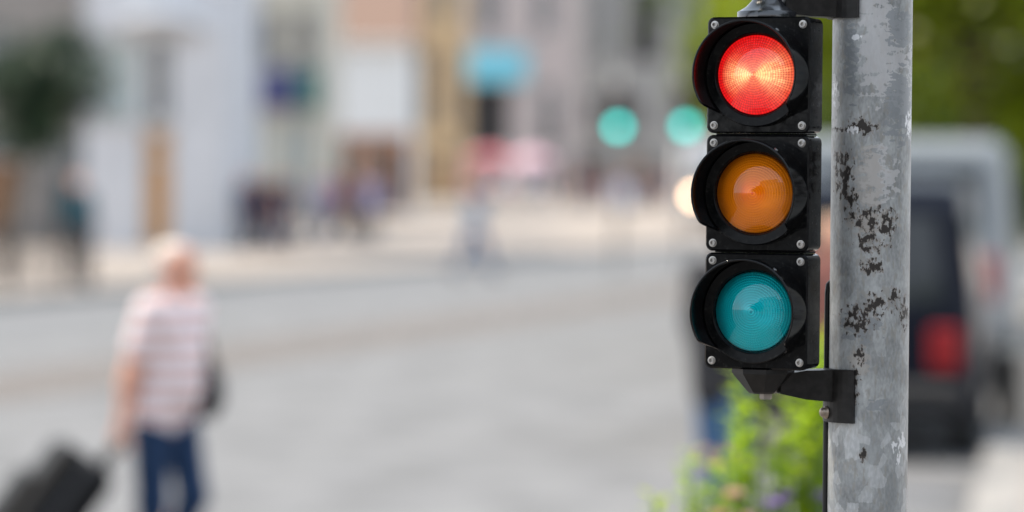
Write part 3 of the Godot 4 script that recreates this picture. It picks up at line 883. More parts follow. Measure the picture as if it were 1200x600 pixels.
# ------------------------------------------------------------------ people
# bones: [ax, ay, az, bx, by, bz, ra, rb]; joined by a smooth minimum, meshed as surface nets
func net(acc: Dictionary, bones: Array, cell: float, k: float) -> void:
	var lo := Vector3.ONE * 1e9
	var hi := -lo
	for b in bones:
		var r: float = maxf(b[6], b[7]) + k * 0.3 + cell * 2.5
		for q in [0, 3]:
			var p := Vector3(b[q], b[q + 1], b[q + 2])
			lo = lo.min(p - Vector3.ONE * r)
			hi = hi.max(p + Vector3.ONE * r)
	var nx := int((hi.x - lo.x) / cell) + 2
	var ny := int((hi.y - lo.y) / cell) + 2
	var nz := int((hi.z - lo.z) / cell) + 2
	var f := PackedFloat32Array()
	f.resize(nx * ny * nz)
	f.fill(0.5)
	for b in bones:
		var a := Vector3(b[0], b[1], b[2])
		var e := Vector3(b[3], b[4], b[5]) - a
		var ee := maxf(e.length_squared(), 1e-9)
		var ra: float = b[6]
		var rd: float = b[7] - ra
		var m: float = maxf(b[6], b[7]) + k + cell * 2.0
		var l := a.min(a + e) - Vector3.ONE * m - lo
		var h := a.max(a + e) + Vector3.ONE * m - lo
		for z in range(maxi(0, int(l.z / cell)), mini(nz, int(h.z / cell) + 2)):
			for y in range(maxi(0, int(l.y / cell)), mini(ny, int(h.y / cell) + 2)):
				var row := (z * ny + y) * nx
				for x in range(maxi(0, int(l.x / cell)), mini(nx, int(h.x / cell) + 2)):
					var p := lo + Vector3(x, y, z) * cell - a
					var t := clampf(p.dot(e) / ee, 0, 1)
					var d := (p - e * t).length() - ra - rd * t
					var o := f[row + x]
					var g := k - absf(o - d)
					f[row + x] = minf(o, d) - (g * g / (4 * k) if g > 0 else 0.0)
	var id := PackedInt32Array()
	id.resize(nx * ny * nz)
	id.fill(-1)
	var vs: PackedVector3Array = acc.v
	var ns: PackedVector3Array = acc.n
	var ix: PackedInt32Array = acc.i
	var sy := nx
	var sz := nx * ny
	var off := [0, 1, sy, sy + 1, sz, sz + 1, sz + sy, sz + sy + 1]
	var edges := [[0, 1], [2, 3], [4, 5], [6, 7], [0, 2], [1, 3], [4, 6], [5, 7], [0, 4], [1, 5], [2, 6], [3, 7]]
	for z in nz - 1:
		for y in ny - 1:
			var row := (z * ny + y) * nx
			for x in nx - 1:
				var c := row + x
				var s := f[c] < 0
				if (f[c + 1] < 0) == s and (f[c + sy] < 0) == s and (f[c + sy + 1] < 0) == s and (f[c + sz] < 0) == s and (f[c + sz + 1] < 0) == s and (f[c + sz + sy] < 0) == s and (f[c + sz + sy + 1] < 0) == s:
					continue
				var sum := Vector3.ZERO
				var cnt := 0
				for ed in edges:
					var i0: int = ed[0]
					var i1: int = ed[1]
					var v0 := f[c + off[i0]]
					var v1 := f[c + off[i1]]
					if (v0 < 0) != (v1 < 0):
						var p0 := Vector3(i0 & 1, (i0 >> 1) & 1, i0 >> 2)
						var p1 := Vector3(i1 & 1, (i1 >> 1) & 1, i1 >> 2)
						sum += p0.lerp(p1, v0 / (v0 - v1))
						cnt += 1
				id[c] = vs.size()
				vs.append(lo + (Vector3(x, y, z) + sum / cnt) * cell)
				ns.append(Vector3(f[c + 1] + f[c + sy + 1] + f[c + sz + 1] + f[c + sz + sy + 1] - f[c] - f[c + sy] - f[c + sz] - f[c + sz + sy],
					f[c + sy] + f[c + sy + 1] + f[c + sz + sy] + f[c + sz + sy + 1] - f[c] - f[c + 1] - f[c + sz] - f[c + sz + 1],
					f[c + sz] + f[c + sz + 1] + f[c + sz + sy] + f[c + sz + sy + 1] - f[c] - f[c + 1] - f[c + sy] - f[c + sy + 1]).normalized())
	for z in range(1, nz - 1):
		for y in range(1, ny - 1):
			var row := (z * ny + y) * nx
			for x in range(1, nx - 1):
				var c := row + x
				var s := f[c] < 0
				for q in [[1, sy, sz], [sy, sz, 1], [sz, 1, sy]]:
					if (f[c + q[0]] < 0) == s: continue
					var a := id[c - q[1] - q[2]]
					var b := id[c - q[2]]
					var d := id[c]
					var e := id[c - q[1]]
					if a < 0 or b < 0 or d < 0 or e < 0: continue
					if s: ix.append_array(PackedInt32Array([a, d, b, a, e, d]))
					else: ix.append_array(PackedInt32Array([a, b, d, a, d, e]))
	acc.v = vs; acc.n = ns; acc.i = ix

func new_net() -> Dictionary:
	return {"v": PackedVector3Array(), "n": PackedVector3Array(), "i": PackedInt32Array()}

func net_mesh(acc: Dictionary) -> ArrayMesh:
	var arr := []
	arr.resize(Mesh.ARRAY_MAX)
	arr[Mesh.ARRAY_VERTEX] = acc.v
	arr[Mesh.ARRAY_NORMAL] = acc.n
	var uv := PackedVector2Array()
	for p in acc.v: uv.append(Vector2(p.x, -p.y))
	arr[Mesh.ARRAY_TEX_UV] = uv
	arr[Mesh.ARRAY_INDEX] = acc.i
	var me := ArrayMesh.new()
	me.add_surface_from_arrays(Mesh.PRIMITIVE_TRIANGLES, arr)
	return me

func bone(a: Vector3, b: Vector3, ra: float, rb: float) -> Array:
	return [a.x, a.y, a.z, b.x, b.y, b.z, ra, rb]

# pose: legs [[swing, knee] left, right], arms [[swing, elbow, out] left, right], grip 0..1, long sleeves, coat
func figure(pose: Dictionary, cell: float, hand_cell: float) -> Dictionary:
	var out := {}
	var body := []
	var top := []
	var legs := []
	var shoes := [[], []]
	var hands := []
	var bow: float = pose.get("bow", 0.03)
	var drop := 1e9
	var J := {}
	for s in 2:
		var sg := 1.0 if s == 0 else -1.0
		var l: Array = pose.legs[s]
		var hip := Vector3(sg * 0.092, 0.9, 0)
		var knee := hip + Vector3(sg * 0.005, -cos(l[0]), sin(l[0])) * 0.43
		var sh: float = l[0] - l[1]
		var ankle := knee + Vector3(0, -cos(sh), sin(sh)) * 0.41
		var pitch := minf(0.0, sh) * 0.6
		var toe := ankle + Vector3(sg * 0.02, -0.045 + sin(pitch) * 0.16, cos(pitch) * 0.16)
		J[s] = [hip, knee, ankle, toe]
		drop = minf(drop, minf(ankle.y - 0.085, toe.y - 0.036))
	var down := Vector3(0, -drop, 0)
	for s in 2:
		var sg := 1.0 if s == 0 else -1.0
		var hip: Vector3 = J[s][0] + down
		var knee: Vector3 = J[s][1] + down
		var ankle: Vector3 = J[s][2] + down
		var toe: Vector3 = J[s][3] + down
		body.append(bone(hip, knee, 0.082, 0.055))
		body.append(bone(knee, knee.lerp(ankle, 0.35) + Vector3(0, 0, -0.012), 0.052, 0.056))
		body.append(bone(knee.lerp(ankle, 0.35) + Vector3(0, 0, -0.012), ankle, 0.056, 0.038))
		body.append(bone(ankle, toe, 0.036, 0.026))
		legs.append(bone(hip + Vector3(0, 0.06, 0), knee, 0.105, 0.076))
		legs.append(bone(knee, knee.lerp(ankle, 0.92), 0.074, 0.064))
		shoes[s].append(bone(ankle + Vector3(0, -0.03, -0.035), toe + Vector3(0, 0.0, -0.03), 0.047, 0.042))
		shoes[s].append(bone(toe + Vector3(0, 0.0, -0.05), toe + Vector3(0, -0.004, 0.03), 0.044, 0.031))
		var a: Array = pose.arms[s]
		var shd := Vector3(sg * 0.175, 1.375, bow) + down
		var ud := Vector3(sg * sin(a[2]), -cos(a[2]) * cos(a[0]), cos(a[2]) * sin(a[0])).normalized()
		var elb := shd + ud * 0.29
		var sw: float = a[0] + a[1]
		var fd := Vector3(sg * sin(a[2]) * 0.6, -cos(sw), sin(sw)).normalized()
		var wri := elb + fd * 0.25
		out["shoulder%d" % s] = shd
		body.append(bone(shd, elb, 0.052, 0.041))
		body.append(bone(elb, elb.lerp(wri, 0.3), 0.041, 0.042))
		body.append(bone(elb.lerp(wri, 0.3), wri, 0.042, 0.027))
		if pose.get("long", false):
			top.append(bone(shd, elb, 0.078, 0.062))
			top.append(bone(elb, elb.lerp(wri, 0.97), 0.06, 0.046))
		else:
			top.append(bone(shd, shd.lerp(elb, 0.62), 0.078, 0.07))
		# hand: palm, four fingers of three joints, a thumb from the side of the palm
		var inn := (Vector3(-sg, 0, 0) - fd * fd.dot(Vector3(-sg, 0, 0))).normalized()
		var side := fd.cross(inn).normalized()
		if side.z < 0: side = -side
		var grip: float = pose.get("grip", [0.25, 0.25])[s]
		hands.append(bone(wri - fd * 0.02, wri + fd * 0.02, 0.026, 0.024))
		for q in 4:
			var kn: Vector3 = wri + fd * (0.088 - 0.004 * absf(q - 1.2)) + side * (0.03 - 0.02 * q)
			hands.append(bone(wri + fd * 0.02 + side * (0.018 - 0.012 * q), kn, 0.017, 0.0115))
			var p := kn
			var ln: float = [0.040, 0.045, 0.041, 0.033][q]
			for g in 3:
				var ang: float = (0.25 + 1.45 * grip) * (g + 0.6) * 0.62
				var e: Vector3 = p + (fd * cos(ang) + inn * sin(ang)) * ln * (1.0 - 0.22 * g)
				hands.append(bone(p, e, 0.0098 - 0.0008 * g, 0.009 - 0.0008 * g))
				p = e
		var t0 := wri + fd * 0.03 + side * 0.026
		var t1 := t0 + (fd * 0.75 + side * 0.62 + inn * 0.3).normalized() * 0.04
		var t2 := t1 + (fd * 0.9 + side * (0.25 - 0.4 * grip) + inn * (0.3 + 0.5 * grip)).normalized() * 0.033
		hands.append(bone(t0 - side * 0.008, t1, 0.014, 0.011))
		hands.append(bone(t1, t2, 0.011, 0.009))
		out["hand%d" % s] = wri + fd * 0.085 + inn * 0.02
	var b := Vector3(0, 0, bow)
	for sg in [-1.0, 1.0]:
		var h := Vector3(sg * 0.075, 0.93, 0) + down
		var w := Vector3(sg * 0.07, 1.1, bow * 0.4) + down
		var c := Vector3(sg * 0.09, 1.3, bow) + down
		var sh := Vector3(sg * 0.15, 1.385, bow) + down
		for set in [[body, 0.0], [top, 0.02]]:
			var e: float = set[1]
			set[0].append(bone(h, w, 0.098 + e, 0.09 + e))
			set[0].append(bone(w, c, 0.09 + e, 0.096 + e))
			set[0].append(bone(c, sh, 0.09 + e, 0.056 + e))
		top.append(bone(h + Vector3(0, -pose.get("hem", 0.05), 0), h, 0.115, 0.116))
		legs.append(bone(h + Vector3(0, -0.02, 0), h + Vector3(0, 0.05, 0), 0.104, 0.1))
	var belly: float = pose.get("belly", 0.0)
	if belly > 0:
		for set in [[body, 0.0], [top, 0.018]]:
			set[0].append(bone(Vector3(0, 1.03, 0.045) + down, Vector3(0, 1.15, 0.05) + down, 0.095 + belly + set[1], 0.09 + belly + set[1]))
	var nb := Vector3(0, 1.4, bow) + down
	var hc := Vector3(0, 1.585, bow + 0.035) + down
	body.append(bone(nb, hc + Vector3(0, -0.06, -0.02), 0.062, 0.054))
	top.append(bone(nb + Vector3(0, 0.0, 0), nb + Vector3(0, 0.035, 0.004), 0.085, 0.07))
	var head := [bone(hc + Vector3(0, 0.025, -0.03), hc + Vector3(0, 0.03, 0.005), 0.088, 0.084), bone(hc + Vector3(0, -0.02, 0.03), hc + Vector3(0, -0.07, 0.045), 0.062, 0.042),
		bone(hc + Vector3(-0.03, -0.015, 0.045), hc + Vector3(0.03, -0.015, 0.045), 0.042, 0.042), bone(hc + Vector3(-0.028, 0.022, 0.073), hc + Vector3(0.028, 0.022, 0.073), 0.014, 0.014),
		bone(hc + Vector3(0, 0.012, 0.085), hc + Vector3(0, -0.022, 0.103), 0.009, 0.013), bone(hc + Vector3(0, -0.055, 0.08), hc + Vector3(0, -0.09, 0.07), 0.02, 0.022),
		bone(hc + Vector3(-0.018, -0.048, 0.09), hc + Vector3(0.018, -0.048, 0.09), 0.008, 0.008),
		bone(hc + Vector3(0, -0.06, -0.025), hc + Vector3(0, -0.1, -0.03), 0.056, 0.054)]
	for sg in [-1.0, 1.0]:
		head.append(bone(hc + Vector3(sg * 0.086, 0.012, -0.015), hc + Vector3(sg * 0.083, -0.03, -0.01), 0.017, 0.012))
	var hair := [bone(hc + Vector3(0, 0.038, -0.042), hc + Vector3(0, 0.042, -0.012), 0.09, 0.083), bone(hc + Vector3(0, -0.01, -0.05), hc + Vector3(0, -0.045, -0.045), 0.078, 0.066)]
	var acc := new_net()
	net(acc, body, cell, 0.035)
	net(acc, hands, hand_cell, 0.006)
	net(acc, head, hand_cell * 1.6, 0.018)
	out.body = net_mesh(acc)
	for q in [["top", top, 0.04, cell], ["legs", legs, 0.03, cell], ["shoe0", shoes[0], 0.02, minf(cell, 0.014)], ["shoe1", shoes[1], 0.02, minf(cell, 0.014)], ["hair", hair, 0.02, minf(cell, 0.014)]]:
		var n := new_net()
		net(n, q[1], q[3], q[2])
		out[q[0]] = net_mesh(n)
	out.head = hc
	return out

var skin_mat: StandardMaterial3D
func person(label: String, fig: Dictionary, where: Vector3, turn: float, top: Material, legs: Material, hair: Material, group := "") -> Node3D:
	var t := thing("person", label, "person", where, turn, group)
	mesh_part("body", fig.body, skin_mat, t)
	mesh_part("top", fig.top, top, t)
	mesh_part("trousers", fig.legs, legs, t)
	for q in ["shoe0", "shoe1"]: mesh_part("shoe", fig[q], mat("dark shoes", lin(0.03, 0.025, 0.02), 0.6), t)
	mesh_part("hair", fig.hair, hair, t)
	for sg in [-1.0, 1.0]:
		var es := fresh(true)
		lathe(es, [Vector2(0, -0.009), Vector2(0.008, -0.005), Vector2(0.01, 0), Vector2(0.008, 0.005), Vector2(0, 0.009)], 10, fig.head + Vector3(sg * 0.031, 0.006, 0.079))
		part("eye", es, mat("eye", lin(0.12, 0.1, 0.09), 0.2), t)
	return t

func cloth(called: String, r: float, g: float, b: float) -> StandardMaterial3D:
	return rough_mat(called, r, g, b, 0.1, 6.0, 0.9, 70)

func build_people() -> void:
	skin_mat = mat("skin", lin(0.58, 0.29, 0.2), 0.5)
	skin_mat.subsurf_scatter_enabled = true
	skin_mat.subsurf_scatter_strength = 0.1
	var grey_hair := mat("light grey hair", lin(0.55, 0.5, 0.46), 0.7)
	var brown_hair := mat("dark brown hair", lin(0.05, 0.03, 0.02), 0.6)
	var fair_hair := mat("fair hair", lin(0.3, 0.2, 0.1), 0.6)
	var denim := cloth("blue denim", 0.005, 0.026, 0.075)
	var black := cloth("black cloth", 0.018, 0.018, 0.022)
	# the man with the suitcase
	var f := figure({"legs": [[0.26, 0.7], [0.02, 0.06]], "arms": [[-0.3, 0.15, 0.02], [-0.25, 0.12, 0.2]], "grip": [0.9, 0.9], "belly": 0.045, "bow": 0.05, "hem": 0.06}, 0.012, 0.0045)
	var stripe := mat("pink striped jersey", Color.WHITE, 0.9)
	var im := Image.create(8, 128, false, Image.FORMAT_RGB8)
	for y in 128:
		var v := y % 32
		var c := lin(0.76, 0.7, 0.71)
		if v < 10: c = lin(0.60, 0.34, 0.3)
		elif v < 13: c = lin(0.66, 0.48, 0.45)
		elif v > 19 and v < 22: c = lin(0.5, 0.42, 0.46)
		for x in 8: im.set_pixel(x, y, c)
	stripe.albedo_texture = ImageTexture.create_from_image(im)
	stripe.uv1_scale = Vector3(1, 3.0, 1)
	var spot := ground(192, 15.6)
	var turn := deg_to_rad(60)
	var man := person("man in a pink striped polo shirt and jeans pulling a black suitcase", f, spot, turn, stripe, denim, grey_hair)
	man.name = "walking_person"
	var small := 0.955
	man.scale = Vector3.ONE * small
	var rot := Basis(Vector3.UP, turn)
	var hand: Vector3 = spot + rot * f.hand1 * small
	suitcase(hand)
	var sh: Vector3 = spot + rot * f.shoulder0 * small
	var bag := Vector3(-1.445, 0.83, -15.74)
	var bt := thing("shoulder_bag", "black soft bag hanging at the walking man's far side", "bag", bag, turn + PI / 2)
	var bs := fresh(true)
	lathe(bs, [Vector2(0.02, 0.0), Vector2(0.1, 0.01), Vector2(0.15, 0.08), Vector2(0.14, 0.2), Vector2(0.1, 0.27), Vector2(0.02, 0.28)], 20, Vector3.ZERO, Basis(Vector3(0.95, 0, 0), Vector3.UP, Vector3(0, 0, 0.45)))
	part("bag_body", bs, black, bt)
	var hs := fresh(true)
	var up := (sh - bag).rotated(Vector3.UP, -turn - PI / 2)
	tube(hs, [Vector3(-0.1, 0.22, 0), up + Vector3(-0.03, 0.02, 0), up + Vector3(0, 0.085, 0), up + Vector3(0.03, 0.02, 0), Vector3(0.1, 0.22, 0)], [0.012, 0.012, 0.012, 0.012, 0.012], 8)
	part("strap", hs, black, bt)
	# others: a few poses, meshed once, in different clothes
	var stand := figure({"legs": [[0.06, 0.05], [-0.05, 0.03]], "arms": [[0.1, 0.35, 0.1], [0.05, 0.2, 0.12]], "long": true, "hem": 0.1}, 0.02, 0.006)
	var walk := figure({"legs": [[0.45, 0.1], [-0.32, 0.35]], "arms": [[-0.3, 0.15, 0.1], [0.35, 0.35, 0.1]], "long": true, "hem": 0.06}, 0.02, 0.006)
	var stroll := figure({"legs": [[-0.22, 0.25], [0.3, 0.08]], "arms": [[0.25, 0.5, 0.12], [-0.18, 0.15, 0.12]], "hem": 0.05}, 0.02, 0.006)
	var coat := figure({"legs": [[0.1, 0.08], [-0.08, 0.05]], "arms": [[0.12, 0.5, 0.2], [0.1, 0.4, 0.22]], "long": true, "hem": 0.22}, 0.02, 0.006)
	var coral := cloth("coral cloth", 0.28, 0.11, 0.085)
	var navy := cloth("navy cloth", 0.025, 0.035, 0.075)
	var lightblue := cloth("light blue cloth", 0.24, 0.3, 0.38)
	var white := cloth("white cloth", 0.72, 0.72, 0.74)
	var lav := cloth("lavender cloth", 0.42, 0.38, 0.55)
	var maroon := cloth("maroon cloth", 0.2, 0.05, 0.05)
	var paleblue := cloth("pale blue cloth", 0.6, 0.66, 0.82)
	var pink := cloth("pink cloth", 0.66, 0.36, 0.42)
	var red := cloth("red cloth", 0.45, 0.06, 0.06)
	var teal := cloth("dark teal cloth", 0.02, 0.07, 0.09)
	var beige := cloth("beige cloth", 0.45, 0.38, 0.3)
	var jeans := cloth("worn denim", 0.03, 0.09, 0.2)
	person("person in a black jacket and jeans half hidden behind the signal", coat, ground(848, 19.6), 2.6, black, jeans, brown_hair)
	person("person in a coral top seen between the signal and the pole", stroll, ground(972, 21.2), 0.5, coral, black, fair_hair)
	person("person in a light blue top and jeans walking across the plaza", walk, ground(556, 63), 0.9, lightblue, jeans, brown_hair)
	person("person in dark teal clothes behind the railing", stand, ground(90, 53) + Vector3(0, 0.12, 0), 0.4, teal, black, brown_hair)
	var h := Vector3(0, 0.12, 0)
	person("person in navy clothes standing in front of the cream shop, leftmost there", stand, ground(286, 76) + h, 0.7, navy, black, brown_hair)
	person("person in a maroon top walking past the cream shop", walk, ground(302, 79) + h, -0.8, maroon, navy, fair_hair)
	person("person in black clothes strolling between maroon and navy walkers", stroll, ground(318, 77) + h, 0.3, black, navy, brown_hair)
	person("person in a navy top strolling, rightmost of those by the cream shop", stroll, ground(334, 75) + h, 1.1, navy, navy, brown_hair)
	person("person in a lavender top and jeans left of the brown shopfront", stroll, ground(378, 86) + h, 0.2, lav, jeans, brown_hair)
	person("person in a maroon top and black trousers by the brown shopfront", walk, ground(396, 94) + h, -1.0, maroon, black, brown_hair)
	person("person in black clothes standing in front of the brown shopfront", stand, ground(416, 90) + h, 0.9, black, black, brown_hair)
	person("person in a lavender top and black trousers by the brown shopfront", stand, ground(434, 88) + h, 0.3, lav, black, fair_hair)
	person("person in a pale blue shirt alone under the left green light", stand, ground(726, 106) + h, 0.1, paleblue, beige, fair_hair)
	var crowd := [[548, 180, pink, stroll, "pink"], [562, 172, red, walk, "red"], [580, 185, white, stand, "white"], [594, 176, pink, walk, "pink"], [609, 190, paleblue, stroll, "pale blue"], [628, 182, white, walk, "white"],
		[643, 176, lav, stand, "lavender"], [660, 185, beige, stroll, "beige"], [672, 168, black, stand, "black"], [682, 170, maroon, walk, "maroon"], [692, 160, navy, stand, "navy"], [701, 172, black, stroll, "black"], [710, 180, maroon, stand, "maroon"], [736, 178, navy, walk, "navy"], [744, 160, black, stroll, "black"], [754, 170, teal, stand, "teal"], [764, 166, navy, walk, "navy"], [774, 158, maroon, stand, "maroon"], [784, 172, black, walk, "black"], [794, 164, navy, stroll, "navy"]]
	var nth := ["first", "second", "third", "fourth", "fifth", "sixth", "seventh", "eighth", "ninth", "tenth", "eleventh", "twelfth", "thirteenth", "fourteenth", "fifteenth", "sixteenth", "seventeenth", "eighteenth", "nineteenth", "last"]
	for k in crowd.size():
		var c: Array = crowd[k]
		var bounds := "under the parasols" if c[0] < 650 else "in the far crowd"
		person("person in a %s top %s, %s from left" % [c[4], bounds, nth[k]], c[3], ground(c[0], c[1]) + h, k * 1.3, c[2], [navy, black, jeans, beige][k % 4], [brown_hair, fair_hair][k % 2], "crowd on the far plaza")

func suitcase(hand: Vector3) -> void:
	# leans back from the hand to its wheels on the ground
	var foot := hand + Vector3(-0.52, 0, 0.12)
	foot.y = 0.04
	var d := (hand - foot).normalized()
	var flat := Vector3(d.x, 0, d.z).normalized()
	var side := Vector3.UP.cross(flat).normalized()
	var b := Basis(side, d, side.cross(d))
	var t := thing("suitcase", "black wheeled suitcase tilted behind the walking man", "suitcase", foot)
	var bl := rough_mat("black suitcase fabric", 0.010, 0.010, 0.011, 0.3, 5.0, 0.6, 80)
	bl.metallic_specular = 0.3
	var n := b.z if b.z.y > 0 else -b.z       # the upper face of the case
	var st := fresh()
	box(st, d * 0.41 + n * 0.08, Vector3(0.48, 0.68, 0.3), 0.045, b)
	part("case", st, bl, t)
	var ps := fresh()
	box(ps, d * 0.33 + n * 0.25, Vector3(0.36, 0.42, 0.06), 0.02, b)
	part("front_pocket", ps, bl, t)
	var zs := fresh()
	box(zs, d * 0.41 + n * 0.08, Vector3(0.488, 0.688, 0.014), 0.004, b)
	part("zip_band", zs, mat("zip grey", lin(0.08, 0.08, 0.085), 0.4), t)
	var reach := (hand - foot).length()
	for s in [-1.0, 1.0]:
		var hs := fresh(true)
		tube(hs, [d * 0.73 + side * s * 0.09, d * (reach - 0.005) + side * s * 0.09], [0.017, 0.017], 8)
		part("handle_tube", hs, mat("dark tube metal", lin(0.02, 0.02, 0.022), 0.4), t)
	var gs := fresh(true)
	tube(gs, [d * reach - side * 0.1, d * reach + side * 0.1], [0.014, 0.014], 10)
	part("grip", gs, mat("black plastic", lin(0.012, 0.012, 0.013), 0.3), t)
	for s in [-1.0, 1.0]:
		var ws := fresh(true)
		lathe(ws, [Vector2(0.0, -0.012), Vector2(0.036, -0.012), Vector2(0.04, -0.006), Vector2(0.04, 0.006), Vector2(0.036, 0.012), Vector2(0, 0.012)], 16, side * s * 0.17, Basis(flat, side, flat.cross(side)))
		part("wheel", ws, mat("tyre rubber", lin(0.025, 0.025, 0.025), 0.85), t)

# ------------------------------------------------------------------ the pole
const POLE_R := 0.0535
const POLE_DEPTH := 4.60
var pole_at: Vector3

func build_pole() -> void:
	pole_at = at(1019.5, 300, POLE_DEPTH)
	pole_at.y = 0.13
	var t := thing("steel_pole", "galvanised steel pole with flaking sticker remains beside the signal", "pole", pole_at)
	var lo := at(1019, 640, POLE_DEPTH).y - 0.13
	var hi := at(1019, -60, POLE_DEPTH).y - 0.13
	var m := StandardMaterial3D.new()
	m.resource_name = "weathered galvanised steel"
	m.albedo_texture = pole_texture(lo, hi)
	m.metallic = 0.25
	m.roughness = 0.45
	m.texture_repeat = false
	var st := fresh(true)
	var toward := atan2(EYE.x - pole_at.x, EYE.z - pole_at.z)
	var segs := 64
	for k in segs:
		var q := []
		for j in 2:
			var u := float(k + j) / segs
			var a := toward + (u - 0.5) * TAU
			q.append([Vector3(sin(a), 0, cos(a)) * POLE_R, u])
		var v := [[q[0], lo, 1.0], [q[1], lo, 1.0], [q[1], hi, 0.0], [q[0], hi, 0.0]]
		for i in [0, 2, 1, 0, 3, 2]:
			st.set_uv(Vector2(v[i][0][1], v[i][2]))
			st.add_vertex(v[i][0][0] + Vector3(0, v[i][1], 0))
	part("worn_length", st, m, t)
	var zinc := rough_mat("plain galvanised steel", 0.4, 0.41, 0.42, 0.15, 6.0, 0.5, 90)
	zinc.metallic = 0.35
	var ps := fresh(true)
	lathe(ps, [Vector2(POLE_R, 0.02), Vector2(POLE_R, lo)], 64)
	lathe(ps, [Vector2(POLE_R, hi), Vector2(POLE_R, 3.4), Vector2(POLE_R - 0.004, 3.41), Vector2(0, 3.42)], 64)
	part("shaft", ps, zinc, t)
	var bs := fresh()
	lathe(bs, [Vector2(0.14, 0), Vector2(0.14, 0.018), Vector2(0.135, 0.022), Vector2(POLE_R, 0.022)], 24)
	part("base_plate", bs, zinc, t)
	for k in 4:
		var ns := fresh()
		lathe(ns, [Vector2(0.014, 0.022), Vector2(0.014, 0.036), Vector2(0.012, 0.038), Vector2(0, 0.038)], 6, Vector3(0.105 * cos(k * PI / 2 + 0.8), 0, 0.105 * sin(k * PI / 2 + 0.8)))
		part("nut", ns, zinc, t)
	# black cable clipped to the left flank
	var a2 := toward - deg_to_rad(93)
	var o := Vector3(sin(a2), 0, cos(a2)) * (POLE_R + 0.0035)
	var top := at(972, 327, POLE_DEPTH).y - 0.13
	var cs := fresh(true)
	tube(cs, [o + Vector3(0, 0.0, 0), o + Vector3(0, top - 0.02, 0), o * 0.98 + Vector3(0, top - 0.008, 0), o * 0.85 + Vector3(0, top, 0)], [0.0035, 0.0035, 0.0035, 0.0035], 10)
	part("cable", cs, mat("black cable", lin(0.012, 0.012, 0.012), 0.45), t)

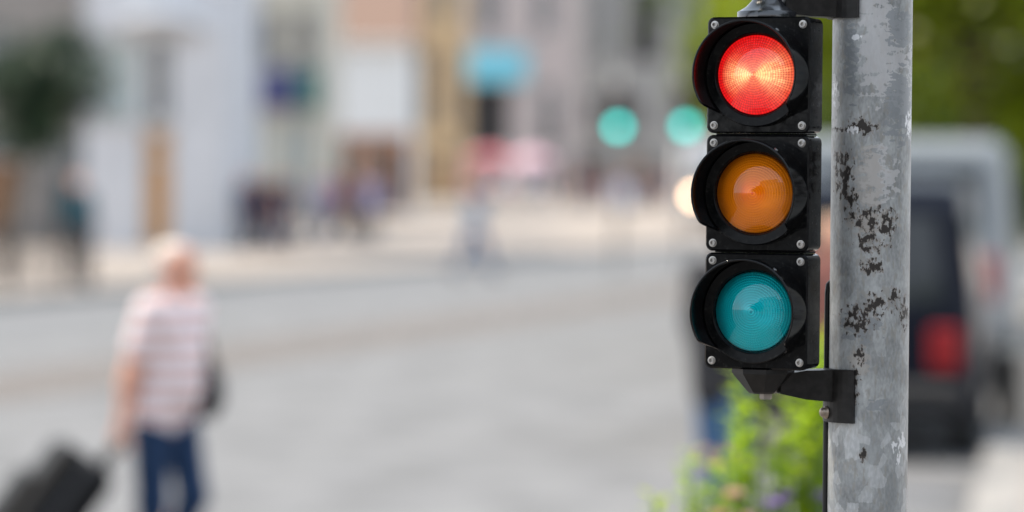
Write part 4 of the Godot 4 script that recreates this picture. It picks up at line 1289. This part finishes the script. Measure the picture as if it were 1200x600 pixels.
func pole_texture(lo: float, hi: float) -> ImageTexture:
	var W := 640
	var H := 1500
	var make := func(freq: float, sd: int, kind: int, oct: int, ret := 0):
		var n := FastNoiseLite.new()
		n.seed = sd; n.frequency = freq; n.noise_type = kind; n.fractal_octaves = oct
		n.cellular_return_type = ret
		return n
	var broad: FastNoiseLite = make.call(0.006, 5, FastNoiseLite.TYPE_SIMPLEX_SMOOTH, 4)
	var fine: FastNoiseLite = make.call(0.06, 6, FastNoiseLite.TYPE_SIMPLEX_SMOOTH, 4)
	var cells: FastNoiseLite = make.call(0.030, 7, FastNoiseLite.TYPE_CELLULAR, 1, FastNoiseLite.RETURN_CELL_VALUE)
	cells.domain_warp_enabled = true
	cells.domain_warp_amplitude = 12.0
	cells.domain_warp_frequency = 0.03
	var flake: FastNoiseLite = make.call(0.028, 8, FastNoiseLite.TYPE_SIMPLEX_SMOOTH, 5)
	var crack: FastNoiseLite = make.call(0.028, 9, FastNoiseLite.TYPE_CELLULAR, 1, FastNoiseLite.RETURN_DISTANCE2_SUB)
	crack.domain_warp_enabled = true
	crack.domain_warp_amplitude = 18.0
	crack.domain_warp_frequency = 0.05
	var smear: FastNoiseLite = make.call(0.02, 12, FastNoiseLite.TYPE_SIMPLEX_SMOOTH, 4)
	# patches: [x, y, half width, half height, kind, strength] in the photograph's measures on the pole
	var black := [[1011, 149, 17, 9, 0.22], [1001, 152, 22, 3, 0.35], [989, 205, 11, 30, 0.10], [984, 185, 7, 12, 0.0], [995, 232, 8, 16, 0.12], [1022, 256, 26, 14, 0.10], [1040, 262, 12, 18, 0.06], [1018, 284, 16, 16, -0.02], [1034, 287, 9, 3, 0.1], [1022, 311, 14, 10, 0.12],
		[1006, 372, 20, 17, 0.08], [1026, 355, 16, 14, -0.02], [1049, 347, 6, 16, 0.04], [1060, 365, 6, 18, 0.08], [1008, 414, 6, 12, 0.06], [1012, 530, 4, 10, 0.1], [1000, 448, 10, 24, -0.08]]
	var pale := [[1034, 62, 34, 58, 0.25], [1018, 14, 40, 18, 0.15], [1064, 120, 10, 42, 0.2], [1030, 205, 24, 42, 0.05], [977, 120, 5, 28, 0.3]]
	var dull := [[1054, 34, 16, 24, 0.3], [1055, 125, 20, 44, 0.22], [997, 60, 10, 70, 0.05], [1008, 380, 30, 26, -0.05], [1026, 470, 14, 10, 0.0]]
	var warm := [[1018, 210, 20, 42, 0.15], [1007, 425, 14, 22, 0.1], [1020, 262, 34, 20, 0.0]]
	var white := [[999, 153, 6, 4, 0.45], [1057, 514, 5, 8, 0.3], [1048, 520, 3, 7, 0.25], [1053, 533, 3, 7, 0.25], [1065, 145, 4, 14, 0.3], [1003, 45, 6, 3, 0.4], [977, 108, 4, 14, 0.1]]
	var inside := func(list: Array, px: float, py: float, nz: float) -> float:
		var best := -1.0
		for q in list:
			var dx: float = (px - q[0]) / q[2]
			var dy: float = (py - q[1]) / q[3]
			var d := dx * dx + dy * dy
			if d < 2.2: best = maxf(best, 1.0 - d * 0.62 - 0.62 + q[4] + nz)
		return best
	var im := Image.create(W, H, false, Image.FORMAT_RGB8)
	for y in H:
		var py := -60.0 + 700.0 * y / H
		for x in W:
			var az := (float(x) / W - 0.5) * TAU
			var front := absf(az) < PI / 2
			var px := 1022.0 - py / 120.0 + 47.0 * sin(az) if front else -999.0
			var b := broad.get_noise_2d(x * 1.6, y)
			var f := fine.get_noise_2d(x * 1.6, y * 0.8)
			var c := cells.get_noise_2d(x * 1.4, y)
			var stain := smear.get_noise_2d(x * 2.6 + 900.0, y * 0.9)
			var v := 0.345 + 0.15 * b + 0.09 * f + 0.04 * c
			var col := Vector3(v * 0.985, v, v * 0.985)
			if stain > 0.12: col = col.lerp(Vector3(0.28, 0.26, 0.225), minf(0.55, (stain - 0.12) * 2.2 + f * 0.4))
			if front:
				var lower := clampf((py - 440.0) / 60.0, 0, 1)
				if c > 0.35 and lower > 0: col = col.lerp(Vector3(0.56, 0.56, 0.56), (0.35 + 0.5 * maxf(f, 0)) * lower)
				elif c < -0.45 and lower > 0: col = col.lerp(Vector3(0.3, 0.31, 0.31), 0.4 * lower)
				var sm := smear.get_noise_2d(x * 1.0, y * 2.2) * 0.9 + f * 0.25
				if inside.call(pale, px, py, sm) > 0.12: col = col.lerp(Vector3(0.54, 0.525, 0.52), 0.7)
				if inside.call(dull, px, py, sm) > 0.12: col = col.lerp(Vector3(0.235, 0.25, 0.26), 0.75)
				if inside.call(warm, px, py, sm) > 0.12: col = col.lerp(Vector3(0.4, 0.36, 0.32), 0.55)
				var fl := flake.get_noise_2d(x * 1.7, y * 1.2)
				var k: float = inside.call(black, px, py, fl * 1.3 - 0.12)
				if k > -0.22: col = col.lerp(Vector3(0.25, 0.21, 0.18), clampf(0.3 + f * 1.6 + (k + 0.22), 0, 0.8))
				if k + f * 0.75 > 0.2: col = Vector3(0.03, 0.025, 0.022) if k + f * 0.9 > 0.27 else Vector3(0.12, 0.095, 0.08)
				elif k > -0.25 and crack.get_noise_2d(x * 1.5, y) < -0.955: col = Vector3(0.06, 0.05, 0.045)
				if inside.call(white, px, py, fl * 0.9 + f * 1.1) > 0.25: col = Vector3(0.75, 0.74, 0.74)
			im.set_pixel(x, y, lin(col.x, col.y, col.z))
	return ImageTexture.create_from_image(im)

# ------------------------------------------------------------------ the signal in focus
const PITCH := 0.1568
func build_signal() -> void:
	var face := at(887, 226.5, 4.53)
	var yaw := deg_to_rad(-21.5)
	var t := thing("traffic_signal", "black three-lamp traffic signal showing red on the galvanised pole", "traffic signal", face, yaw)
	var shell := mat("glossy black polycarbonate", lin(0.004, 0.004, 0.0045), 0.16, 0.0, 0.24)
	var worn := noise_tex(91, 0.02, [Color(0.06, 0.06, 0.06), Color(0.12, 0.12, 0.12), Color(0.3, 0.3, 0.3)], [0.2, 0.55, 0.85], 5)
	shell.roughness = 1.0
	shell.albedo_color = Color.WHITE
	shell.albedo_texture = noise_tex(93, 0.035, [lin(0.004, 0.004, 0.0045), lin(0.005, 0.005, 0.0055), lin(0.008, 0.008, 0.008), lin(0.03, 0.028, 0.026)], [0.3, 0.62, 0.76, 0.95], 6)
	shell.roughness_texture = worn
	shell.uv1_triplanar = true
	shell.uv1_scale = Vector3.ONE * 6.0
	var names := ["red", "amber", "green"]
	for k in 3:
		section(t, (1 - k) * PITCH, names[k], shell)
	for s in [-0.5, 0.5]:
		var sp := fresh()
		box(sp, Vector3(0, s * PITCH, -0.04), Vector3(0.126, 0.0022, 0.046))
		part("spacer", sp, mat("rubber", lin(0.015, 0.015, 0.015), 0.8), t)
	# caps and brackets
	var half := PITCH + 0.0775
	var axis_z := -0.036
	var ts := fresh(true)
	lathe(ts, [Vector2(0.0395, 0), Vector2(0.0395, 0.0075), Vector2(0.037, 0.0085)], 40, Vector3(0, half, axis_z))
	lathe(ts, [Vector2(0.037, 0.0085), Vector2(0.028, 0.014), Vector2(0.0205, 0.022), Vector2(0.017, 0.032), Vector2(0.016, 0.05), Vector2(0.016, 0.062), Vector2(0, 0.063)], 40, Vector3(0, half, axis_z))
	part("top_cap", ts, mat("satin black metal", lin(0.02, 0.02, 0.022), 0.22, 0.0, 0.7), t)
	var grime := rough_mat("weathered black iron", 0.011, 0.0095, 0.009, 0.5, 9.0, 0.42, 92)
	grime.metallic_specular = 0.36
	var cs := fresh()
	lathe(cs, [Vector2(0, -0.0335), Vector2(0.018, -0.0335), Vector2(0.021, -0.031), Vector2(0.042, -0.006), Vector2(0.042, 0)], 8, Vector3(0, -half, axis_z), Basis(Vector3.UP, PI / 8))
	part("bottom_cap", cs, grime, t)
	var nt := fresh()
	lathe(nt, [Vector2(0, -0.0415), Vector2(0.0075, -0.0415), Vector2(0.0085, -0.0395), Vector2(0.0085, -0.0335)], 6, Vector3(0.004, -half, axis_z))
	part("cap_nut", nt, mat("zinc bolt", lin(0.3, 0.27, 0.24), 0.4, 0.7), t)
	for s in [-1.0, 1.0]:
		bracket(t, s, half, axis_z, grime)

func bracket(t: Node3D, s: float, half: float, axis_z: float, m: Material) -> void:
	var o := Node3D.new()
	o.name = "bracket"
	t.add_child(o, true)
	# pole axis in the signal's own axes
	var pa := t.transform.affine_inverse() * Vector3(pole_at.x, t.position.y, pole_at.z)
	var from := Vector3(0, 0, axis_z)
	var d := Vector3(pa.x, 0, pa.z) - from
	var dist := d.length()
	d = d.normalized()
	var n := Vector3(-d.z, 0, d.x)          # towards the camera's side
	if n.z < 0: n = -n
	var y0 := s * (half + 0.0015)
	# arm: a tapering bar from under the cap to the clamp
	var st := fresh()
	var a := from + d * (0.020 if s < 0 else 0.022)
	var b := from + d * (dist - POLE_R + 0.004)
	var hw0 := 0.016
	var hw1 := 0.02
	var h0 := 0.032
	var h1 := 0.044
	var lowa := y0 + s * (0.007 if s < 0 else 0.004)
	var bars := [[a, lowa, y0 + s * h0, hw0], [a.lerp(b, 0.45), y0 + s * 0.001, y0 + s * 0.040, hw0 + 0.001], [b, y0, y0 + s * h1, hw1]]
	for k in 2:
		var p: Array = bars[k]
		var q: Array = bars[k + 1]
		var c := []
		for r in [p, q]:
			c.append(r[0] + n * r[3] + Vector3.UP * r[1]); c.append(r[0] - n * r[3] + Vector3.UP * r[1])
			c.append(r[0] - n * r[3] + Vector3.UP * r[2]); c.append(r[0] + n * r[3] + Vector3.UP * r[2])
		quad(st, c[0], c[4], c[7], c[3]); quad(st, c[5], c[1], c[2], c[6])
		quad(st, c[1], c[5], c[4], c[0]); quad(st, c[3], c[7], c[6], c[2])
		if k == 0: quad(st, c[1], c[0], c[3], c[2])
	part("arm", st, m, o)
	# clamp: a shell that wraps the near left flank of the pole
	var toward := atan2(EYE.x - pole_at.x, EYE.z - pole_at.z) - t.rotation.y
	var cl := fresh()
	var segs := 14
	var ya := y0 - s * 0.0008
	var yb := y0 + s * 0.0705
	var r0 := POLE_R + 0.0006
	var r1 := POLE_R + 0.0075
	for k in segs:
		var c := []
		for j in 2:
			var g := toward + deg_to_rad(-128.0 + 109.0 * (k + j) / segs)
			var e := Vector3(sin(g), 0, cos(g))
			c.append(Vector3(pa.x, 0, pa.z) + e * r0)
			c.append(Vector3(pa.x, 0, pa.z) + e * r1)
		var u := Vector3.UP * minf(ya, yb)
		var v := Vector3.UP * maxf(ya, yb)
		quad(cl, c[1] + u, c[3] + u, c[3] + v, c[1] + v)
		quad(cl, c[1] + v, c[3] + v, c[2] + v, c[0] + v)
		quad(cl, c[0] + u, c[2] + u, c[3] + u, c[1] + u)
		if k == 0: quad(cl, c[0] + u, c[1] + u, c[1] + v, c[0] + v)
		if k == segs - 1: quad(cl, c[3] + u, c[2] + u, c[2] + v, c[3] + v)
	part("clamp", cl, m, o)
	var g2 := toward + deg_to_rad(-66)
	var e2 := Vector3(sin(g2), 0, cos(g2))
	var bs := fresh(true)
	lathe(bs, [Vector2(0.0085, 0), Vector2(0.0085, 0.002), Vector2(0.0068, 0.0025), Vector2(0.0068, 0.006), Vector2(0.005, 0.0085), Vector2(0, 0.009)], 18, Vector3(pa.x, y0 + s * 0.058, pa.z) + e2 * r1, up_to(e2))
	part("bolt", bs, mat("rusty zinc bolt", lin(0.3, 0.24, 0.19), 0.4, 0.7), o)

func section(t: Node3D, y: float, colour: String, shell: Material) -> void:
	# the box behind the door
	var st := fresh()
	slab(st, round_rect(0.1395, 0.1535, 0.009), -0.064, -0.0135, 0.0)
	var o := part("lamp_section", st, shell, t)
	o.position.y = y
	var ds := fresh()
	slab(ds, round_rect(0.1425, 0.1545, 0.0095), -0.0125, 0.0, 0.0022)
	part("door", ds, shell, o)
	var gs := fresh()
	slab(gs, round_rect(0.132, 0.146, 0.008), -0.0137, -0.0122, 0.0)
	part("gasket", gs, mat("rubber", lin(0.015, 0.015, 0.015), 0.8), o)
	var out := Basis(Vector3.RIGHT, Vector3.BACK, Vector3.DOWN)      # lathe axis along +z
	var rs := fresh()
	rs.set_smooth_group(1)
	lathe(rs, [Vector2(0.0688, 0.0), Vector2(0.0688, 0.0125)], 72, Vector3.ZERO, out)
	rs.set_smooth_group(2)
	lathe(rs, [Vector2(0.0688, 0.0125), Vector2(0.0675, 0.0138)], 72, Vector3.ZERO, out)
	rs.set_smooth_group(3)
	lathe(rs, [Vector2(0.0675, 0.0138), Vector2(0.0565, 0.0125)], 72, Vector3.ZERO, out)
	rs.set_smooth_group(4)
	lathe(rs, [Vector2(0.0565, 0.0125), Vector2(0.0537, 0.0105), Vector2(0.053, 0.003)], 72, Vector3.ZERO, out)
	part("bezel", rs, shell, o)
	# visor: a tube cut away below
	var vs := fresh()
	var N := 120
	var reach := func(a: float) -> float:
		var k := clampf((absf(a) - 2.12) / 0.3, 0, 1)
		return lerpf(0.064, 0.014, k * k * (3 - 2 * k))
	for k in N:
		var p := []
		for j in 2:
			var a := -2.45 + 4.9 * (k + j) / N
			var z: float = reach.call(a)
			var e := Vector3(sin(a), cos(a), 0)
			var ro := 0.0703 + 0.0012 * z / 0.064
			p.append([e * 0.0703, e * ro + Vector3(0, 0, z - 0.0012), e * (ro - 0.0008) + Vector3(0, 0, z), e * (ro - 0.0022) + Vector3(0, 0, z), e * (ro - 0.003) + Vector3(0, 0, z - 0.0012), e * 0.0691 + Vector3(0, 0, 0.001)])
		for j in 5:
			vs.set_smooth_group(1 if j == 0 else 3 if j == 4 else 2)
			quad(vs, p[1][j], p[0][j], p[0][j + 1], p[1][j + 1])
	var tube_mat := mat("polished black visor", lin(0.004, 0.004, 0.0045), 0.13, 0.0, 0.38)
	part("visor", vs, tube_mat, o)
	var xs := fresh(true)
	var va := deg_to_rad(36)
	var ve := Vector3(sin(va), cos(va), 0)
	lathe(xs, [Vector2(0.0028, 0), Vector2(0.0026, 0.0012), Vector2(0, 0.0016)], 10, ve * 0.071 + Vector3(0, 0, 0.052), up_to(ve))
	part("visor_screw", xs, mat("dull rivet", lin(0.2, 0.2, 0.2), 0.4, 0.6), o)
	# corner screws with hex sockets
	for q in [[-0.0608, 0.0668], [0.0612, 0.0668], [-0.0608, -0.0668], [0.0612, -0.0668]]:
		var ss := fresh()
		lathe(ss, [Vector2(0.0055, 0.0), Vector2(0.0054, 0.0004), Vector2(0.0043, 0.0005), Vector2(0.0043, 0.003), Vector2(0.0038, 0.0038), Vector2(0.0025, 0.0038)], 20, Vector3(q[0], q[1], 0), out)
		lathe(ss, [Vector2(0.0025, 0.0038), Vector2(0.0024, 0.0), Vector2(0, 0.0002)], 6, Vector3(q[0], q[1], 0), out)
		part("screw", ss, mat("stainless screw", lin(0.48, 0.46, 0.44), 0.3, 0.9), o)
	# lens: rings of small prisms under a smooth outer dome
	var ls := fresh()
	var R := 0.0528
	var rings := 16
	var spokes := 84
	var dome := func(r: float, up: float) -> float: return 0.0085 + 0.0125 * (1 - r * r / (R * R)) + up
	for k in rings:
		var ra := R * k / rings
		var rb := R * (k + 1) / rings
		for j in spokes:
			var a0 := TAU * j / spokes
			var a1 := TAU * (j + 1) / spokes
			var c := []
			for q in [[ra, a0], [rb, a0], [rb, a1], [ra, a1]]:
				c.append(Vector3(q[0] * cos(q[1]), q[0] * sin(q[1]), dome.call(q[0], 0.0)))
			var rm := (ra + rb) / 2
			var m := Vector3(rm * cos((a0 + a1) / 2), rm * sin((a0 + a1) / 2), dome.call(rm, 0.00045 * clampf(rm / (R * 0.25), 0.1, 1.0)))
			for i in 4:
				if k == 0 and i == 3: continue
				for v in [c[i], m, c[(i + 1) % 4]]:
					ls.set_uv(Vector2(0.5 + v.x / R * 0.5, 0.5 - v.y / R * 0.5))
					ls.add_vertex(v)
	var lm: StandardMaterial3D
	if colour == "red":
		lm = mat("lit red lens", lin(0.4, 0.01, 0.01), 0.3)
		lm.emission_enabled = true
		lm.emission_texture = red_glow(rings, spokes)
		lm.emission = Color.BLACK
		lm.emission_energy_multiplier = 0.92
	elif colour == "amber":
		lm = mat("amber lens", lin(1.0, 0.26, 0.0), 0.4, 0.9)
	else:
		lm = mat("green lens", lin(0.0, 0.52, 0.58), 0.4, 0.9)
	part("lens_light" if colour == "red" else "lens", ls, lm, o)
	var cs := fresh(true)
	var prof := []
	for k in 13:
		var r := R * (1.0 - k / 12.0)
		prof.append(Vector2(r, dome.call(r, 0.002)))
	lathe(cs, prof, 64, Vector3.ZERO, out)
	var clear := mat("clear outer dome", Color(1, 1, 1, 0.0), 0.02)
	clear.transparency = BaseMaterial3D.TRANSPARENCY_ALPHA
	part("lens_cover", cs, clear, o)
	if colour == "red":
		var l := AreaLight3D.new()
		l.name = "red_lamp"
		o.add_child(l)
		l.position = Vector3(0, 0, 0.0255)
		l.rotation.y = PI
		l.area_size = Vector2(0.07, 0.07)
		l.light_color = lin(1.0, 0.05, 0.03)
		l.light_energy = 0.004
		l.shadow_enabled = true

func red_glow(rings: int, spokes: int) -> ImageTexture:
	var S := 512
	var im := Image.create(S, S, false, Image.FORMAT_RGB8)
	for y in S:
		for x in S:
			var dx := (x + 0.5) / S * 2 - 1
			var dy := 1 - (y + 0.5) / S * 2
			var r := sqrt(dx * dx + dy * dy)
			var a := atan2(dy, dx)
			var fr := absf(fposmod(r * rings, 1.0) - 0.5) * 2
			var fa := absf(fposmod(a / TAU * spokes, 1.0) - 0.5) * 2
			var dot := clampf(1.3 - 0.75 * fr - 0.75 * fa, 0.0, 1.0)
			# light of the filament, thrown to both sides through the vertical prisms
			var spoke := floorf(a / TAU * spokes)
			var ring := floorf(r * rings)
			var grain := fposmod(sin(spoke * 12.9898 + ring * 78.233) * 43758.5453, 1.0)
			var ray := fposmod(sin(spoke * 91.7) * 1371.3, 1.0)
			var tilt := a - 0.05
			var reach := 1.25 - r * (1.15 if dx > 0 else 1.4)
			var wing := pow(absf(cos(tilt)), 3.6 if dx > 0 else 4.6) * clampf(reach, 0, 1) * clampf(0.25 + r * 3.2, 0, 1) * (0.72 + 0.4 * ray)
			var core := exp(-r * r * 7.0) * 0.3
			var h := clampf((wing * 1.35 + core) * (0.3 + 0.8 * dot) * (0.75 + 0.45 * grain), 0, 1)
			var base := Vector3(0.52, 0.003, 0.004) * (0.35 + 0.75 * dot) * (0.8 + 0.35 * grain)
			var c := base.lerp(Vector3(1.0, 0.6, 0.24), h)
			im.set_pixel(x, y, lin(c.x, c.y, c.z))
	return ImageTexture.create_from_image(im)
